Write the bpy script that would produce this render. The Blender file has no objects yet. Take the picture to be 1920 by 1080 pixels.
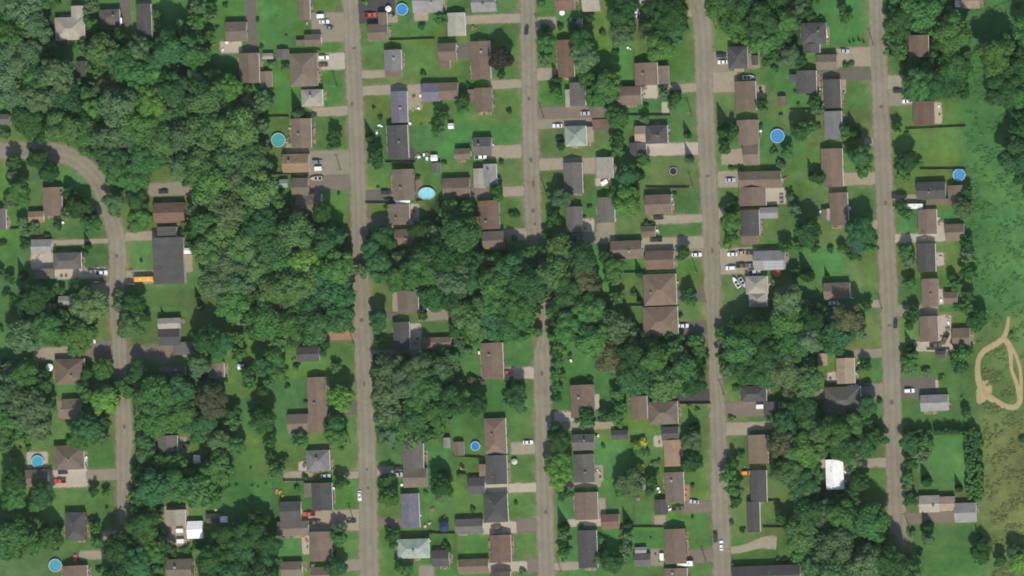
import bpy, bmesh, math, random
import numpy as np
from mathutils import Vector

# ------------------------------------------------------------------ camera, sky, sun, exposure
SC = bpy.context.scene
S = 0.25                      # metres per photograph pixel
LEAN = 0.21                   # the satellite stands east of the place: east walls show
ROT = math.radians(2.1)       # the street grid's small turn
SUN_EL, SUN_AZ = math.radians(49), math.radians(162.5)

def W(x, y, h=0.0):
    """photograph pixel (1920x1080) of a point h metres up -> world x, y"""
    return ((x - 960) * S + h * LEAN, (540 - y) * S)

cam_d = bpy.data.cameras.new('camera'); cam = bpy.data.objects.new('camera', cam_d)
SC.collection.objects.link(cam); SC.camera = cam
CAM_H = 4000.0
cam.location = (LEAN * CAM_H, 0, CAM_H)
cam_d.sensor_width = 36; cam_d.lens = 36 * CAM_H / 480.0
cam_d.shift_x = -LEAN * CAM_H / 480.0
cam_d.clip_start = 10; cam_d.clip_end = 12000

wd = bpy.data.worlds.new('World'); SC.world = wd; wd.use_nodes = True
wn = wd.node_tree.nodes; bg = wn['Background']
sky = wn.new('ShaderNodeTexSky'); sky.sky_type = 'NISHITA'; sky.sun_disc = False
sky.sun_elevation = SUN_EL; sky.sun_rotation = SUN_AZ
wd.node_tree.links.new(sky.outputs[0], bg.inputs[0]); bg.inputs[1].default_value = 0.12

sun_d = bpy.data.lights.new('sun', 'SUN'); sun = bpy.data.objects.new('sun', sun_d)
SC.collection.objects.link(sun)
sun_d.energy = 3.5; sun_d.angle = math.radians(0.53); sun_d.color = (1.0, 0.945, 0.83)
sv = Vector((math.sin(SUN_AZ) * math.cos(SUN_EL), math.cos(SUN_AZ) * math.cos(SUN_EL), math.sin(SUN_EL)))
sun.rotation_euler = (-sv).to_track_quat('-Z', 'Y').to_euler()
sun.location = (0, 0, 200)

SC.view_settings.view_transform = 'Standard'; SC.view_settings.look = 'None'
SC.view_settings.exposure = 0.24; SC.view_settings.gamma = 1.0
SC.view_settings.use_curve_mapping = False
SC.cycles.filter_width = 1.75
SC.cycles.max_bounces = 6; SC.cycles.diffuse_bounces = 4; SC.cycles.transmission_bounces = 4; SC.cycles.transparent_max_bounces = 4
SC.cycles.use_denoising = True; SC.cycles.denoiser = 'OPENIMAGEDENOISE'; SC.cycles.denoising_input_passes = 'RGB_ALBEDO_NORMAL'; SC.cycles.denoising_prefilter = 'FAST'; SC.cycles.volume_bounces = 0; SC.cycles.volume_step_rate = 10

RNG = random.Random(11)
NP = np.random.default_rng(5)
COL = SC.collection

# ------------------------------------------------------------------ helpers
def srgb(r, g, b):
    f = lambda c: (c / 255) / 12.92 if c <= 10 else ((c / 255 + 0.055) / 1.055) ** 2.4
    return (f(r), f(g), f(b), 1.0)

class NT:
    def __init__(s, name):
        s.m = bpy.data.materials.new(name); s.m.use_nodes = True
        s.t = s.m.node_tree; s.b = s.t.nodes['Principled BSDF']
    def n(s, typ, **kw):
        nd = s.t.nodes.new(typ)
        for k, v in kw.items(): setattr(nd, k, v)
        return nd
    def l(s, a, b): s.t.links.new(a, b)
    def noise(s, scale, detail=4, rough=0.6, world=True):
        nd = s.n('ShaderNodeTexNoise'); nd.inputs['Scale'].default_value = scale
        nd.inputs['Detail'].default_value = detail; nd.inputs['Roughness'].default_value = rough
        if world:
            g = s.n('ShaderNodeNewGeometry'); s.l(g.outputs['Position'], nd.inputs['Vector'])
        return nd.outputs['Fac']
    def rng(s, sock, a, b, c, d):
        nd = s.n('ShaderNodeMapRange')
        for i, v in zip((1, 2, 3, 4), (a, b, c, d)): nd.inputs[i].default_value = v
        s.l(sock, nd.inputs[0]); return nd.outputs[0]
    def mix(s, fac, a, b, mode='MIX'):
        nd = s.n('ShaderNodeMix', data_type='RGBA', blend_type=mode)
        for i, v in ((0, fac), (6, a), (7, b)):
            if hasattr(v, 'is_output'): s.l(v, nd.inputs[i])
            else: nd.inputs[i].default_value = v
        return nd.outputs[2]
    def scale(s, col, fac):
        nd = s.n('ShaderNodeVectorMath', operation='SCALE')
        if hasattr(col, 'is_output'): s.l(col, nd.inputs[0])
        else: nd.inputs[0].default_value = col[:3]
        s.l(fac, nd.inputs[3]); return nd.outputs[0]
    def attr(s, name):
        nd = s.n('ShaderNodeAttribute'); nd.attribute_name = name; return nd
    def ocol(s): return s.n('ShaderNodeObjectInfo').outputs['Color']
    def math(s, op, a, b):
        nd = s.n('ShaderNodeMath', operation=op)
        for i, v in ((0, a), (1, b)):
            if hasattr(v, 'is_output'): s.l(v, nd.inputs[i])
            else: nd.inputs[i].default_value = v
        return nd.outputs[0]
    def done(s, col, rough=0.9, spec=0.2, bump=None, bdist=0.1):
        if hasattr(col, 'is_output'): s.l(col, s.b.inputs['Base Color'])
        else: s.b.inputs['Base Color'].default_value = col
        s.b.inputs['Roughness'].default_value = rough
        s.b.inputs['Specular IOR Level'].default_value = spec
        if bump is not None:
            bn = s.n('ShaderNodeBump'); bn.inputs['Strength'].default_value = 0.6; bn.inputs['Distance'].default_value = bdist
            s.l(bump, bn.inputs['Height']); s.l(bn.outputs[0], s.b.inputs['Normal'])
        return s.m

M = {}
def grass_col(k):
    """the lawn's colour at a place: tone painted per vertex, broken up by patches, clover and mowing wear"""
    a = k.attr('tone').outputs['Color']
    big = k.rng(k.noise(0.035, 4, 0.6), 0.3, 0.7, 0.72, 1.28)
    mid = k.rng(k.noise(0.22, 5, 0.7), 0.3, 0.7, 0.78, 1.22)
    fine = k.rng(k.noise(1.6, 3, 0.7), 0.3, 0.7, 0.82, 1.18)
    c = k.scale(k.scale(k.scale(a, big), mid), fine)
    dry = k.rng(k.noise(0.06, 5, 0.7), 0.56, 0.78, 0.0, 0.5)
    return k.mix(dry, c, (0.115, 0.125, 0.042, 1))
def mat_ground():
    k = NT('lawn_grass'); return k.done(grass_col(k), 0.95, 0.1, k.noise(2.5, 3), 0.15)
M['ground'] = mat_ground()

def mat_sheet(name, rgb, var=0.15, patch=None, scale=0.35):
    """paving whose ragged edge is overgrown with grass (vertex attribute fade: 0 at the edge)"""
    k = NT(name)
    c = k.scale(srgb_or(rgb), k.rng(k.noise(scale, 5, 0.65), 0.25, 0.75, 1 - var, 1 + var))
    c = k.scale(c, k.rng(k.noise(2.2, 3, 0.7), 0.25, 0.75, 1 - var * 0.6, 1 + var * 0.6))
    if patch: c = k.mix(k.rng(k.noise(0.12, 4, 0.7), 0.52, 0.66, 0.0, 0.6), c, patch)
    f = k.attr('fade').outputs['Fac']
    e = k.math('ADD', f, k.rng(k.noise(0.9, 4, 0.7), 0.2, 0.8, -0.55, 0.55))
    e = k.rng(e, 0.1, 0.75, 1.0, 0.0)
    g = k.scale((0.090, 0.135, 0.050), k.rng(k.noise(0.3, 4), 0.3, 0.7, 0.75, 1.25))
    return k.done(k.mix(e, c, g), 0.92, 0.15, k.noise(3.0, 3), 0.04)
def srgb_or(c): return c if max(c[:3]) <= 1 else srgb(*c)

def mat_road():
    k = NT('road_chipseal')
    c = k.scale((0.228, 0.198, 0.150), k.rng(k.noise(.08, 5, .7), .3, .7, .86, 1.14))
    c = k.scale(c, k.rng(k.noise(1.4, 4, .8), .25, .75, .92, 1.08))
    a = k.attr('across').outputs['Fac']; a = k.math('ADD', a, k.rng(k.noise(.15, 3), .2, .8, -.12, .12))
    w = k.n('ShaderNodeMath', operation='PINGPONG'); k.l(k.math('ABSOLUTE', a, 0), w.inputs[0]); w.inputs[1].default_value = .36
    c = k.scale(c, k.rng(w.outputs[0], 0.05, .34, 1.06, .91))                       # tyres polish two dark lanes each way
    v = k.n('ShaderNodeTexVoronoi', feature='DISTANCE_TO_EDGE'); v.inputs['Scale'].default_value = .13
    g = k.n('ShaderNodeNewGeometry'); n = k.n('ShaderNodeTexNoise'); n.inputs['Scale'].default_value = .5
    ad = k.n('ShaderNodeVectorMath', operation='MULTIPLY_ADD'); ad.inputs[1].default_value = (3, 3, 3); k.l(n.outputs['Color'], ad.inputs[0]); k.l(g.outputs['Position'], ad.inputs[2]); k.l(ad.outputs[0], v.inputs['Vector'])
    c = k.mix(k.rng(v.outputs['Distance'], .006, .02, .22, 0), c, (.09, .085, .08, 1))   # tarred cracks
    c = k.mix(k.rng(k.noise(.22, 4, .75), .60, .70, 0, .45), c, (.15, .14, .13, 1))      # oil and repair stains
    f = k.attr('fade').outputs['Fac']; e = k.rng(k.math('ADD', f, k.rng(k.noise(.5, 5, .8), .2, .8, -.7, .7)), -.1, .8, 1.0, 0.0)
    gr = k.mix(k.rng(k.noise(.35, 4), .4, .6, 0, 1), (.085, .125, .048, 1), (.23, .19, .13, 1))
    return k.done(k.mix(e, c, gr), .92, .15, k.noise(3.0, 3), .04)
M['road'] = mat_road()
M['gravel'] = mat_sheet('drive_gravel', (0.290, 0.247, 0.178), 0.14)
M['concrete'] = mat_sheet('drive_concrete', (0.385, 0.335, 0.262), 0.09)
M['asphalt'] = mat_sheet('drive_asphalt', (0.125, 0.109, 0.094), 0.12)
M['asphaltd'] = mat_sheet('drive_dark_asphalt', (0.065, 0.060, 0.060), 0.12)
M['brownlot'] = mat_sheet('drive_brown_asphalt', (0.175, 0.140, 0.112), 0.12)
M['greylot'] = mat_sheet('drive_grey', (0.232, 0.204, 0.150), 0.10)
M['red'] = mat_sheet('drive_red_earth', (0.30, 0.17, 0.105), 0.14)
M['dirt'] = mat_sheet('track_dirt', (0.36, 0.275, 0.155), 0.15)

def mat_simple(name, rgb, rough=0.7, var=0.08, scale=0.8, spec=0.3, metal=0.0, loc=True):
    k = NT(name); k.b.inputs['Metallic'].default_value = metal
    c = k.scale(rgb, k.rng(k.noise(scale, 4, 0.6), 0.25, 0.75, 1 - var, 1 + var))
    return k.done(c, rough, spec)
def mat_object(name, rough=0.85, var=0.12, scale=0.5, spec=0.2, coat=0.0):
    """colour from the object itself (obj.color), weathered"""
    k = NT(name)
    c = k.scale(k.ocol(), k.rng(k.noise(scale, 5, 0.7), 0.25, 0.75, 1 - var, 1 + var))
    k.b.inputs['Coat Weight'].default_value = coat
    return k.done(c, rough, spec)
def mat_roof():
    k = NT('roof_shingles')
    c = k.scale(k.ocol(), k.rng(k.noise(0.25, 5, 0.7), 0.25, 0.75, 0.78, 1.22))
    c = k.scale(c, k.rng(k.noise(1.3, 4, 0.85), 0.25, 0.75, 0.84, 1.16))
    g = k.n('ShaderNodeNewGeometry'); w = k.n('ShaderNodeTexWave'); w.bands_direction = 'Z'
    w.inputs['Scale'].default_value = 2.2; w.inputs['Distortion'].default_value = 2.0
    k.l(g.outputs['Position'], w.inputs['Vector'])
    c = k.scale(c, k.rng(w.outputs['Fac'], 0, 1, 0.95, 1.05))
    st = k.rng(k.noise(0.12, 4, 0.8), 0.58, 0.75, 0, 0.3)
    return k.done(k.mix(st, c, (0.10, 0.09, 0.08, 1)), 0.88, 0.25, k.noise(4, 2), 0.03)
M['roof'] = mat_roof()
M['paint'] = mat_object('car_paint', 0.32, 0.03, 0.8, 0.5, 0.5)
M['wall'] = mat_object('wall_siding', 0.8, 0.06)
M['obj'] = mat_object('painted_surface', 0.7, 0.10)
M['leafy'] = None
def mat_leaf():
    k = NT('foliage')
    c = k.scale(k.ocol(), k.rng(k.noise(0.45, 3, 0.6), 0.3, 0.7, 0.72, 1.28))
    c = k.scale(c, k.rng(k.noise(1.6, 2, 0.7), 0.3, 0.7, 0.85, 1.15))
    yel = k.rng(k.noise(0.16, 3, 0.6), 0.5, 0.75, 0, 0.25)
    c = k.mix(yel, c, (0.10, 0.17, 0.055, 1))
    k.done(c, 0.75, 0.15)
    tr = k.n('ShaderNodeBsdfTranslucent'); k.l(c, tr.inputs['Color'])
    mx = k.n('ShaderNodeMixShader'); mx.inputs[0].default_value = 0.36
    k.l(k.b.outputs[0], mx.inputs[1]); k.l(tr.outputs[0], mx.inputs[2])
    out = [n for n in k.t.nodes if n.type == 'OUTPUT_MATERIAL'][0]
    k.l(mx.outputs[0], out.inputs[0]); return k.m
M['leaf'] = mat_leaf()
M['bark'] = mat_simple('bark', (0.10, 0.075, 0.055), 0.95, 0.25, 2.0)
M['wood'] = mat_simple('weathered_wood', (0.20, 0.155, 0.12), 0.9, 0.18, 1.5)
M['deck'] = mat_simple('deck_boards', (0.23, 0.17, 0.13), 0.85, 0.15, 1.2)
M['glass'] = mat_simple('window_glass', (0.03, 0.035, 0.04), 0.1, 0.02, 1.0, 0.6)
M['white'] = mat_simple('white_trim', (0.75, 0.73, 0.70), 0.6, 0.05)
M['rubber'] = mat_simple('rubber', (0.02, 0.02, 0.02), 0.8, 0.1)
M['steel'] = mat_simple('steel', (0.35, 0.35, 0.35), 0.4, 0.08, 1.0, 0.5, 0.6)
M['lamp'] = mat_simple('headlight_lens', (0.7, 0.7, 0.68), 0.15, 0.02)
M['solar'] = mat_simple('solar_cells', (0.34, 0.35, 0.37), 0.15, 0.1, 2.0, 0.6)
def mat_water():
    k = NT('pool_water')
    c = k.scale(k.ocol(), k.rng(k.noise(0.7, 3, 0.6), 0.3, 0.7, 0.88, 1.12))
    return k.done(c, 0.12, 0.4, k.noise(1.5, 2), 0.05)
M['water'] = mat_water()

def mesh_from(name, verts, faces, mat, smooth=False):
    me = bpy.data.meshes.new(name); me.from_pydata([tuple(v) for v in verts], [], faces)
    if mat is not None: me.materials.append(mat)
    if smooth: me.polygons.foreach_set('use_smooth', [True] * len(me.polygons))
    me.update(); return me
def link(name, me, parent=None, loc=(0, 0, 0), rz=0.0, color=None, scale=None):
    o = bpy.data.objects.new(name, me); COL.objects.link(o)
    o.location = loc; o.rotation_euler = (0, 0, rz)
    if scale: o.scale = scale
    if parent: o.parent = parent
    if color: o.color = (*color[:3], 1)
    return o
def empty(name, loc, rz=0.0):
    o = bpy.data.objects.new(name, None); COL.objects.link(o)
    o.empty_display_size = 0.5; o.location = loc; o.rotation_euler = (0, 0, rz); return o
def tag(o, label, cat, group=None, kind=None):
    o['label'] = label
    if cat: o['category'] = cat
    if group: o['group'] = group
    if kind: o['kind'] = kind
    return o

class MB:
    def __init__(s): s.v = []; s.f = []
    def poly(s, pts):
        n = len(s.v); s.v += [tuple(p) for p in pts]; s.f.append(tuple(range(n, n + len(pts)))); return s
    def hull(s, a, b):
        """prism between two rings of points (a below, b above), closed"""
        n = len(s.v); k = len(a); s.v += [tuple(p) for p in a] + [tuple(p) for p in b]
        s.f.append(tuple(range(n + k - 1, n - 1, -1))); s.f.append(tuple(range(n + k, n + 2 * k)))
        for i in range(k):
            j = (i + 1) % k; s.f.append((n + i, n + j, n + k + j, n + k + i))
        return s
    def box(s, x0, y0, z0, x1, y1, z1, in_=0.0):
        a = [(x0, y0, z0), (x1, y0, z0), (x1, y1, z0), (x0, y1, z0)]
        b = [(x0 + in_, y0 + in_, z1), (x1 - in_, y0 + in_, z1), (x1 - in_, y1 - in_, z1), (x0 + in_, y1 - in_, z1)]
        return s.hull(a, b)
    def cyl(s, cx, cy, z0, z1, r, n=16, r1=None, ry=None):
        r1 = r if r1 is None else r1; q = 1.0 if ry is None else ry / r
        a = [(cx + r * math.cos(t), cy + q * r * math.sin(t), z0) for t in [2 * math.pi * i / n for i in range(n)]]
        b = [(cx + r1 * math.cos(t), cy + q * r1 * math.sin(t), z1) for t in [2 * math.pi * i / n for i in range(n)]]
        return s.hull(a, b)
    def tube(s, p, q, r, n=8):
        p, q = Vector(p), Vector(q); d = (q - p).normalized()
        u = d.orthogonal().normalized(); w = d.cross(u)
        ring = lambda c: [c + u * r * math.cos(2 * math.pi * i / n) + w * r * math.sin(2 * math.pi * i / n) for i in range(n)]
        return s.hull(ring(p), ring(q))
    def mesh(s, name, mat, smooth=False): return mesh_from(name, s.v, s.f, mat, smooth)

def T(c, r, x, y): return (480 * c + x / 4, 270 * r + y / 4)

# ------------------------------------------------------------------ streets (photograph pixels, centre line and width)
STREETS = [
    ('far-left lane', [(-60, 283, 29), (0, 283, 29), (60, 282, 29), (105, 285, 30), (140, 297, 31), (165, 316, 30), (185, 340, 29), (197, 372, 28), (208, 405, 27), (220, 445, 29), (222, 500, 29), (217, 545, 27), (221, 600, 24), (224, 660, 24), (227, 710, 25), (232, 780, 28), (233, 830, 28), (231, 890, 24), (230, 940, 19), (230, 965, 14), (230, 985, 8)]),
    ('second street', [(655, -40, 26), (657, 0, 26), (663, 135, 27), (669, 270, 26), (673, 400, 26), (677, 540, 28), (682, 680, 28), (687, 810, 29), (690, 950, 31), (692, 1080, 33), (693, 1130, 33)]),
    ('middle street', [(988, -40, 25), (989, 0, 25), (992, 135, 26), (995, 270, 27), (998, 360, 27), (1001, 430, 28), (1008, 462, 24), (1015, 495, 16), (1020, 540, 15), (1022, 590, 15), (1018, 640, 18), (1016, 660, 28), (1017, 740, 28), (1019, 810, 28), (1021, 950, 28), (1025, 1080, 28), (1026, 1130, 28)]),
    ('fourth street', [(1300, -40, 26), (1305, 0, 27), (1315, 30, 29), (1319, 80, 30), (1322, 200, 29), (1325, 280, 28), (1332, 400, 28), (1336, 540, 27), (1337, 600, 20), (1338, 660, 16), (1341, 705, 20), (1345, 760, 26), (1347, 810, 27), (1351, 950, 29), (1355, 1080, 30), (1356, 1130, 30)]),
    ('last street', [(1642, -40, 26), (1643, 0, 26), (1648, 135, 27), (1654, 270, 29), (1660, 400, 29), (1666, 540, 29), (1671, 680, 29), (1675, 810, 30), (1679, 900, 29), (1681, 950, 30), (1681, 975, 38), (1686, 995, 24), (1693, 1012, 14), (1697, 1022, 8)]),
]
def street_x(i, y):
    p = STREETS[i][1]
    for a, b in zip(p, p[1:]):
        if a[1] <= y <= b[1] and b[1] > a[1]: return a[0] + (b[0] - a[0]) * (y - a[1]) / (b[1] - a[1])
    return p[-1][0] if y > p[-1][1] else p[0][0]

# ------------------------------------------------------------------ data: buildings
# (tile column, tile row, kind, [(x0, y0, x1, y1, roof form[, colour]) ...], colour)   forms: x / y ridge direction, hx / hy hipped, f lean-to
RC = {'br': (0.160, 0.116, 0.086), 'gb': (0.152, 0.121, 0.092), 'gr': (0.112, 0.103, 0.094), 'dg': (0.072, 0.068, 0.066), 'rb': (0.150, 0.094, 0.070),
      'pu': (0.150, 0.136, 0.178), 'lt': (0.315, 0.285, 0.235), 'wh': (0.800, 0.800, 0.790), 'pg': (0.255, 0.300, 0.245), 'tc': (0.255, 0.170, 0.110),
      'tn': (0.290, 0.222, 0.162), 'lg': (0.235, 0.225, 0.210), 'bg': (0.170, 0.166, 0.165)}
RN = {'br': 'brown', 'gb': 'grey-brown', 'gr': 'grey', 'dg': 'charcoal', 'rb': 'red-brown', 'pu': 'purple', 'lt': 'pale', 'wh': 'white', 'pg': 'pale green',
      'tc': 'terracotta', 'tn': 'tan', 'lg': 'light grey', 'bg': 'blue-grey'}
B = [
 (0,0,'H',[(415,130,637,302,'hx'),(535,45,625,180,'y')],'lt'), (0,0,'H',[(745,72,900,195,'hx'),(880,135,916,178,'f','wh')],'gr'),
 (0,0,'H',[(1025,30,1137,290,'y')],'dg'), (0,0,'S',[(575,458,642,580,'y')],'dg'), (0,0,'H',[(1695,165,1850,312,'x')],'gb'),
 (0,0,'H',[(1795,400,1945,625,'y')],'br'), (0,0,'H',[(-70,858,74,935,'x')],'gr'),
 (1,0,'H',[(320,-70,404,150,'y')],'br'), (1,0,'G',[(365,258,487,345,'x'),(300,300,365,342,'f')],'gb'), (1,0,'H',[(255,400,457,650,'hy')],'gb'),
 (1,0,'S',[(50,400,130,445,'x')],'lt'), (1,0,'S',[(155,370,242,450,'y')],'gr'), (1,0,'S',[(30,535,118,655,'y')],'br'),
 (1,0,'H',[(340,672,500,800,'hx')],'lt'), (1,0,'H',[(265,890,415,1112,'y')],'br'),
 (1,0,'H',[(838,182,985,310,'x'),(915,95,982,190,'y')],'br'), (1,0,'H',[(1175,-80,1392,97,'x')],'lg'), (1,0,'G',[(1435,97,1567,272,'y')],'lt'),
 (1,0,'H',[(1615,-50,1792,92,'x')],'lg'), (1,0,'H',[(962,375,1090,527,'y','bg'),(968,522,1088,587,'f','gb')],'bg'),
 (1,0,'H',[(1370,325,1500,455,'x'),(1375,450,1452,515,'f')],'br'), (1,0,'H',[(1612,310,1755,597,'y')],'br'),
 (1,0,'H',[(1013,685,1135,922,'y')],'pu'), (1,0,'H',[(1242,625,1372,762,'x','pu'),(1370,620,1512,747,'x','br')],'br'),
 (1,0,'H',[(1638,660,1767,840,'y'),(1585,672,1640,758,'f')],'br'), (1,0,'H',[(985,940,1140,1190,'y')],'dg'),
 (1,0,'S',[(1440,925,1482,967,'x')],'wh'), (1,0,'H',[(1630,1030,1765,1168,'x')],'gr'),
 (2,0,'H',[(325,-70,467,82,'x')],'rb'), (2,0,'H',[(525,-80,658,88,'x')],'lt'), (2,0,'S',[(435,135,525,207,'x')],'lg'),
 (2,0,'H',[(885,-70,1040,30,'x')],'lt'), (2,0,'H',[(340,300,462,580,'y')],'rb'), (2,0,'H',[(430,620,547,795,'y'),(398,672,432,805,'f','lt')],'gr'),
 (2,0,'H',[(918,472,1090,640,'y'),(1088,495,1172,632,'f','gb')],'br'), (2,0,'H',[(790,650,967,787,'x')],'br'),
 (2,0,'H',[(395,945,557,1098,'hy'),(555,952,605,1070,'f','tn')],'pg'), (2,0,'S',[(600,895,716,978,'f')],'rb'), (2,0,'G',[(582,800,692,885,'y')],'gb'),
 (2,0,'H',[(1000,940,1165,1078,'hx','dg'),(920,945,1002,1070,'x','tn'),(880,1070,1005,1175,'y','dg')],'dg'),
 (2,0,'H',[(1620,350,1765,517,'hy'),(1665,512,1740,540,'f','tn')],'dg'), (2,0,'S',[(1795,415,1842,490,'y')],'dg'),
 (2,0,'H',[(1672,610,1827,832,'y')],'br'), (2,0,'H',[(1685,900,1845,1085,'y'),(1730,1080,1848,1240,'x')],'br'),
 (3,0,'H',[(248,172,432,335,'hx'),(258,328,385,400,'y')],'dg'), (3,0,'H',[(362,410,512,525,'x')],'gb'), (3,0,'H',[(210,530,360,702,'y'),(160,560,213,622,'f')],'dg'),
 (3,0,'H',[(415,595,542,812,'y')],'dg'), (3,0,'H',[(420,835,552,1042,'y')],'bg'), (3,0,'S',[(70,722,132,790,'y')],'br'),
 (3,0,'H',[(1440,-50,1582,66,'x'),(1398,5,1445,56,'f','wh')],'tn'), (3,0,'H',[(1050,265,1200,430,'y')],'br'), (3,0,'H',[(1085,760,1242,940,'y')],'rb'),
 (0,1,'H',[(325,325,467,540,'y')],'br'), (0,1,'G',[(215,505,326,592,'x')],'tc'), (0,1,'H',[(-40,485,48,642,'y')],'gr'),
 (0,1,'G',[(235,715,387,825,'x')],'lg'), (0,1,'H',[(400,815,612,937,'hx')],'gr'), (0,1,'G',[(260,935,412,1012,'f')],'gb'),
 (0,1,'H',[(1155,440,1387,592,'x')],'rb'), (0,1,'H',[(1150,700,1378,1050,'f'),(1180,620,1322,705,'f')],'dg'), (0,1,'S',[(1383,780,1435,822,'x')],'wh'),
 (1,1,'H',[(200,75,397,215,'x')],'tc'), (1,1,'H',[(268,255,392,395,'x')],'gb'), (1,1,'S',[(175,265,237,327,'x')],'pg'), (1,1,'H',[(303,375,492,540,'x'),(265,440,308,530,'f','br')],'gb'),
 (1,1,'S',[(1310,82,1360,127,'x')],'wh'), (1,1,'S',[(1320,140,1382,217,'y')],'gr'), (1,1,'H',[(1025,190,1187,425,'y'),(1045,420,1155,444,'f','wh')],'gb'),
 (1,1,'H',[(1400,255,1602,410,'x')],'br'), (1,1,'H',[(1705,150,1802,320,'y','lg'),(1630,185,1710,330,'y','lt')],'lg'), (1,1,'G',[(1495,35,1607,117,'x')],'gb'),
 (1,1,'H',[(990,450,1152,607,'y')],'gb'), (1,1,'H',[(1040,640,1167,767,'x')],'br'), (1,1,'H',[(1665,425,1822,640,'y')],'rb'), (1,1,'H',[(1700,655,1860,795,'x')],'gb'),
 (2,1,'H',[(387,140,527,372,'y')],'gr'), (2,1,'H',[(630,100,757,258,'y')],'lt'), (2,1,'H',[(640,400,767,590,'y')],'gr'), (2,1,'H',[(403,470,522,660,'y')],'gr'),
 (2,1,'H',[(995,380,1192,527,'x')],'br'), (2,1,'S',[(970,615,1072,697,'x')],'br'), (2,1,'H',[(740,725,972,862,'x')],'br'), (2,1,'H',[(1000,800,1212,940,'x')],'rb'),
 (2,1,'H',[(985,975,1230,1210,'hx')],'br'), (2,1,'H',[(1700,205,2012,332,'x'),(1700,325,1902,465,'y')],'br'),
 (2,1,'H',[(1715,495,1852,690,'y'),(1855,475,1990,560,'x','lg'),(1715,685,1840,755,'f','br')],'dg'),
 (2,1,'SOLAR',[(1810,800,2045,947,'x')],'lg'), (2,1,'H',[(1750,990,1915,1125,'hy'),(1772,1115,1910,1222,'hy')],'lt'),
 (3,1,'H',[(395,35,557,322,'y')],'br'), (3,1,'H',[(460,365,597,612,'y'),(400,490,440,560,'f','br'),(436,485,466,572,'f','lt')],'br'),
 (3,1,'H',[(1110,285,1327,415,'x'),(1180,410,1345,457,'f','br')],'dg'), (3,1,'G',[(1347,310,1477,457,'y')],'br'), (3,1,'H',[(1120,490,1262,677,'y')],'br'),
 (3,1,'G',[(1325,600,1467,727,'x')],'br'), (3,1,'H',[(1115,745,1252,960,'y')],'dg'), (3,1,'H',[(1148,1010,1272,1220,'y')],'br'), (3,2,'G',[(1315,30,1417,122,'x')],'br'),
 (3,1,'H',[(415,1040,612,1165,'x')],'gb'),
 (0,2,'H',[(440,60,552,135,'x')],'lg'), (0,2,'H',[(413,530,637,722,'hy')],'br'), (0,2,'H',[(1185,225,1357,305,'x','lt'),(1190,300,1350,430,'x','dg')],'dg'),
 (0,2,'G',[(1300,405,1438,502,'f')],'gr'), (0,2,'H',[(1200,585,1390,660,'x')],'gr'), (0,2,'H',[(1560,560,1682,672,'y')],'gb'), (0,2,'S',[(1782,572,1828,610,'x')],'wh'),
 (0,2,'H',[(470,830,612,982,'x')],'gb'),
 (1,2,'H',[(308,440,472,552,'x')],'dg'), (1,2,'H',[(390,668,527,1085,'y'),(238,945,394,1092,'x')],'br'), (1,2,'H',[(1060,15,1217,192,'y')],'gb'), (1,2,'H',[(1028,255,1152,462,'y')],'dg'),
 (1,2,'G',[(1237,370,1462,452,'x')],'br'), (1,2,'H',[(1690,410,1852,682,'y')],'br'), (1,2,'H',[(1712,975,1874,1245,'hy')],'br'),
 (2,2,'H',[(980,140,1242,362,'hx')],'br'), (2,2,'H',[(437,725,612,972,'y')],'br'), (2,2,'H',[(1025,850,1242,1022,'hx')],'gb'), (2,2,'G',[(888,810,1012,982,'y')],'br'),
 (2,2,'H',[(1712,735,1905,852,'hx'),(1885,850,2000,970,'y')],'dg'),
 (3,2,'H',[(510,525,647,717,'y')],'tn'), (3,2,'S',[(370,490,442,582,'y')],'tn'), (3,2,'H',[(425,740,692,945,'hx')],'gr'), (3,2,'H',[(1133,210,1272,402,'y')],'br'),
 (3,2,'G',[(1380,300,1512,447,'x')],'br'), (3,2,'S',[(1255,470,1330,528,'x')],'dg'), (3,2,'H',[(1140,800,1347,922,'x')],'lg'),
 (0,3,'H',[(408,98,632,282,'hx')],'gb'), (0,3,'G',[(185,280,362,412,'x')],'br'), (0,3,'H',[(490,600,642,812,'hy')],'dg'), (0,3,'H',[(470,1000,657,1120,'y')],'br'),
 (0,3,'H',[(1185,25,1332,152,'y')],'gr'), (0,3,'S',[(1452,172,1502,235,'x')],'wh'), (0,3,'H',[(1250,582,1392,702,'y')],'lt'), (0,3,'G',[(1405,667,1522,797,'x')],'wh'),
 (0,3,'S',[(1545,612,1642,682,'x')],'dg'), (0,3,'S',[(1652,630,1705,678,'x')],'wh'), (0,3,'H',[(1250,950,1442,1110,'x')],'gb'),
 (1,3,'H',[(378,135,552,292,'hx')],'bg'), (1,3,'H',[(418,380,572,587,'y'),(360,382,420,490,'f','gb')],'dg'), (1,3,'G',[(180,520,337,667,'x')],'dg'), (1,3,'G',[(160,667,392,777,'x')],'gb'),
 (1,3,'H',[(400,745,567,967,'y')],'br'), (1,3,'G',[(190,970,347,1090,'x')],'gb'), (1,3,'H',[(410,1010,562,1130,'x')],'gb'),
 (1,3,'H',[(1100,85,1255,272,'y','gr'),(1105,268,1280,415,'x','gb')],'gr'), (1,3,'H',[(1088,460,1224,717,'y')],'pu'), (1,3,'H',[(1060,800,1297,947,'hx')],'pg'),
 (1,3,'G',[(1320,885,1447,1007,'x')],'dg'), (1,3,'S',[(1405,42,1455,120,'y')],'lg'), (1,3,'S',[(1480,72,1557,177,'y')],'br'), (1,3,'H',[(1723,172,1882,390,'y'),(1672,240,1724,332,'f','br')],'dg'),
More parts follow.
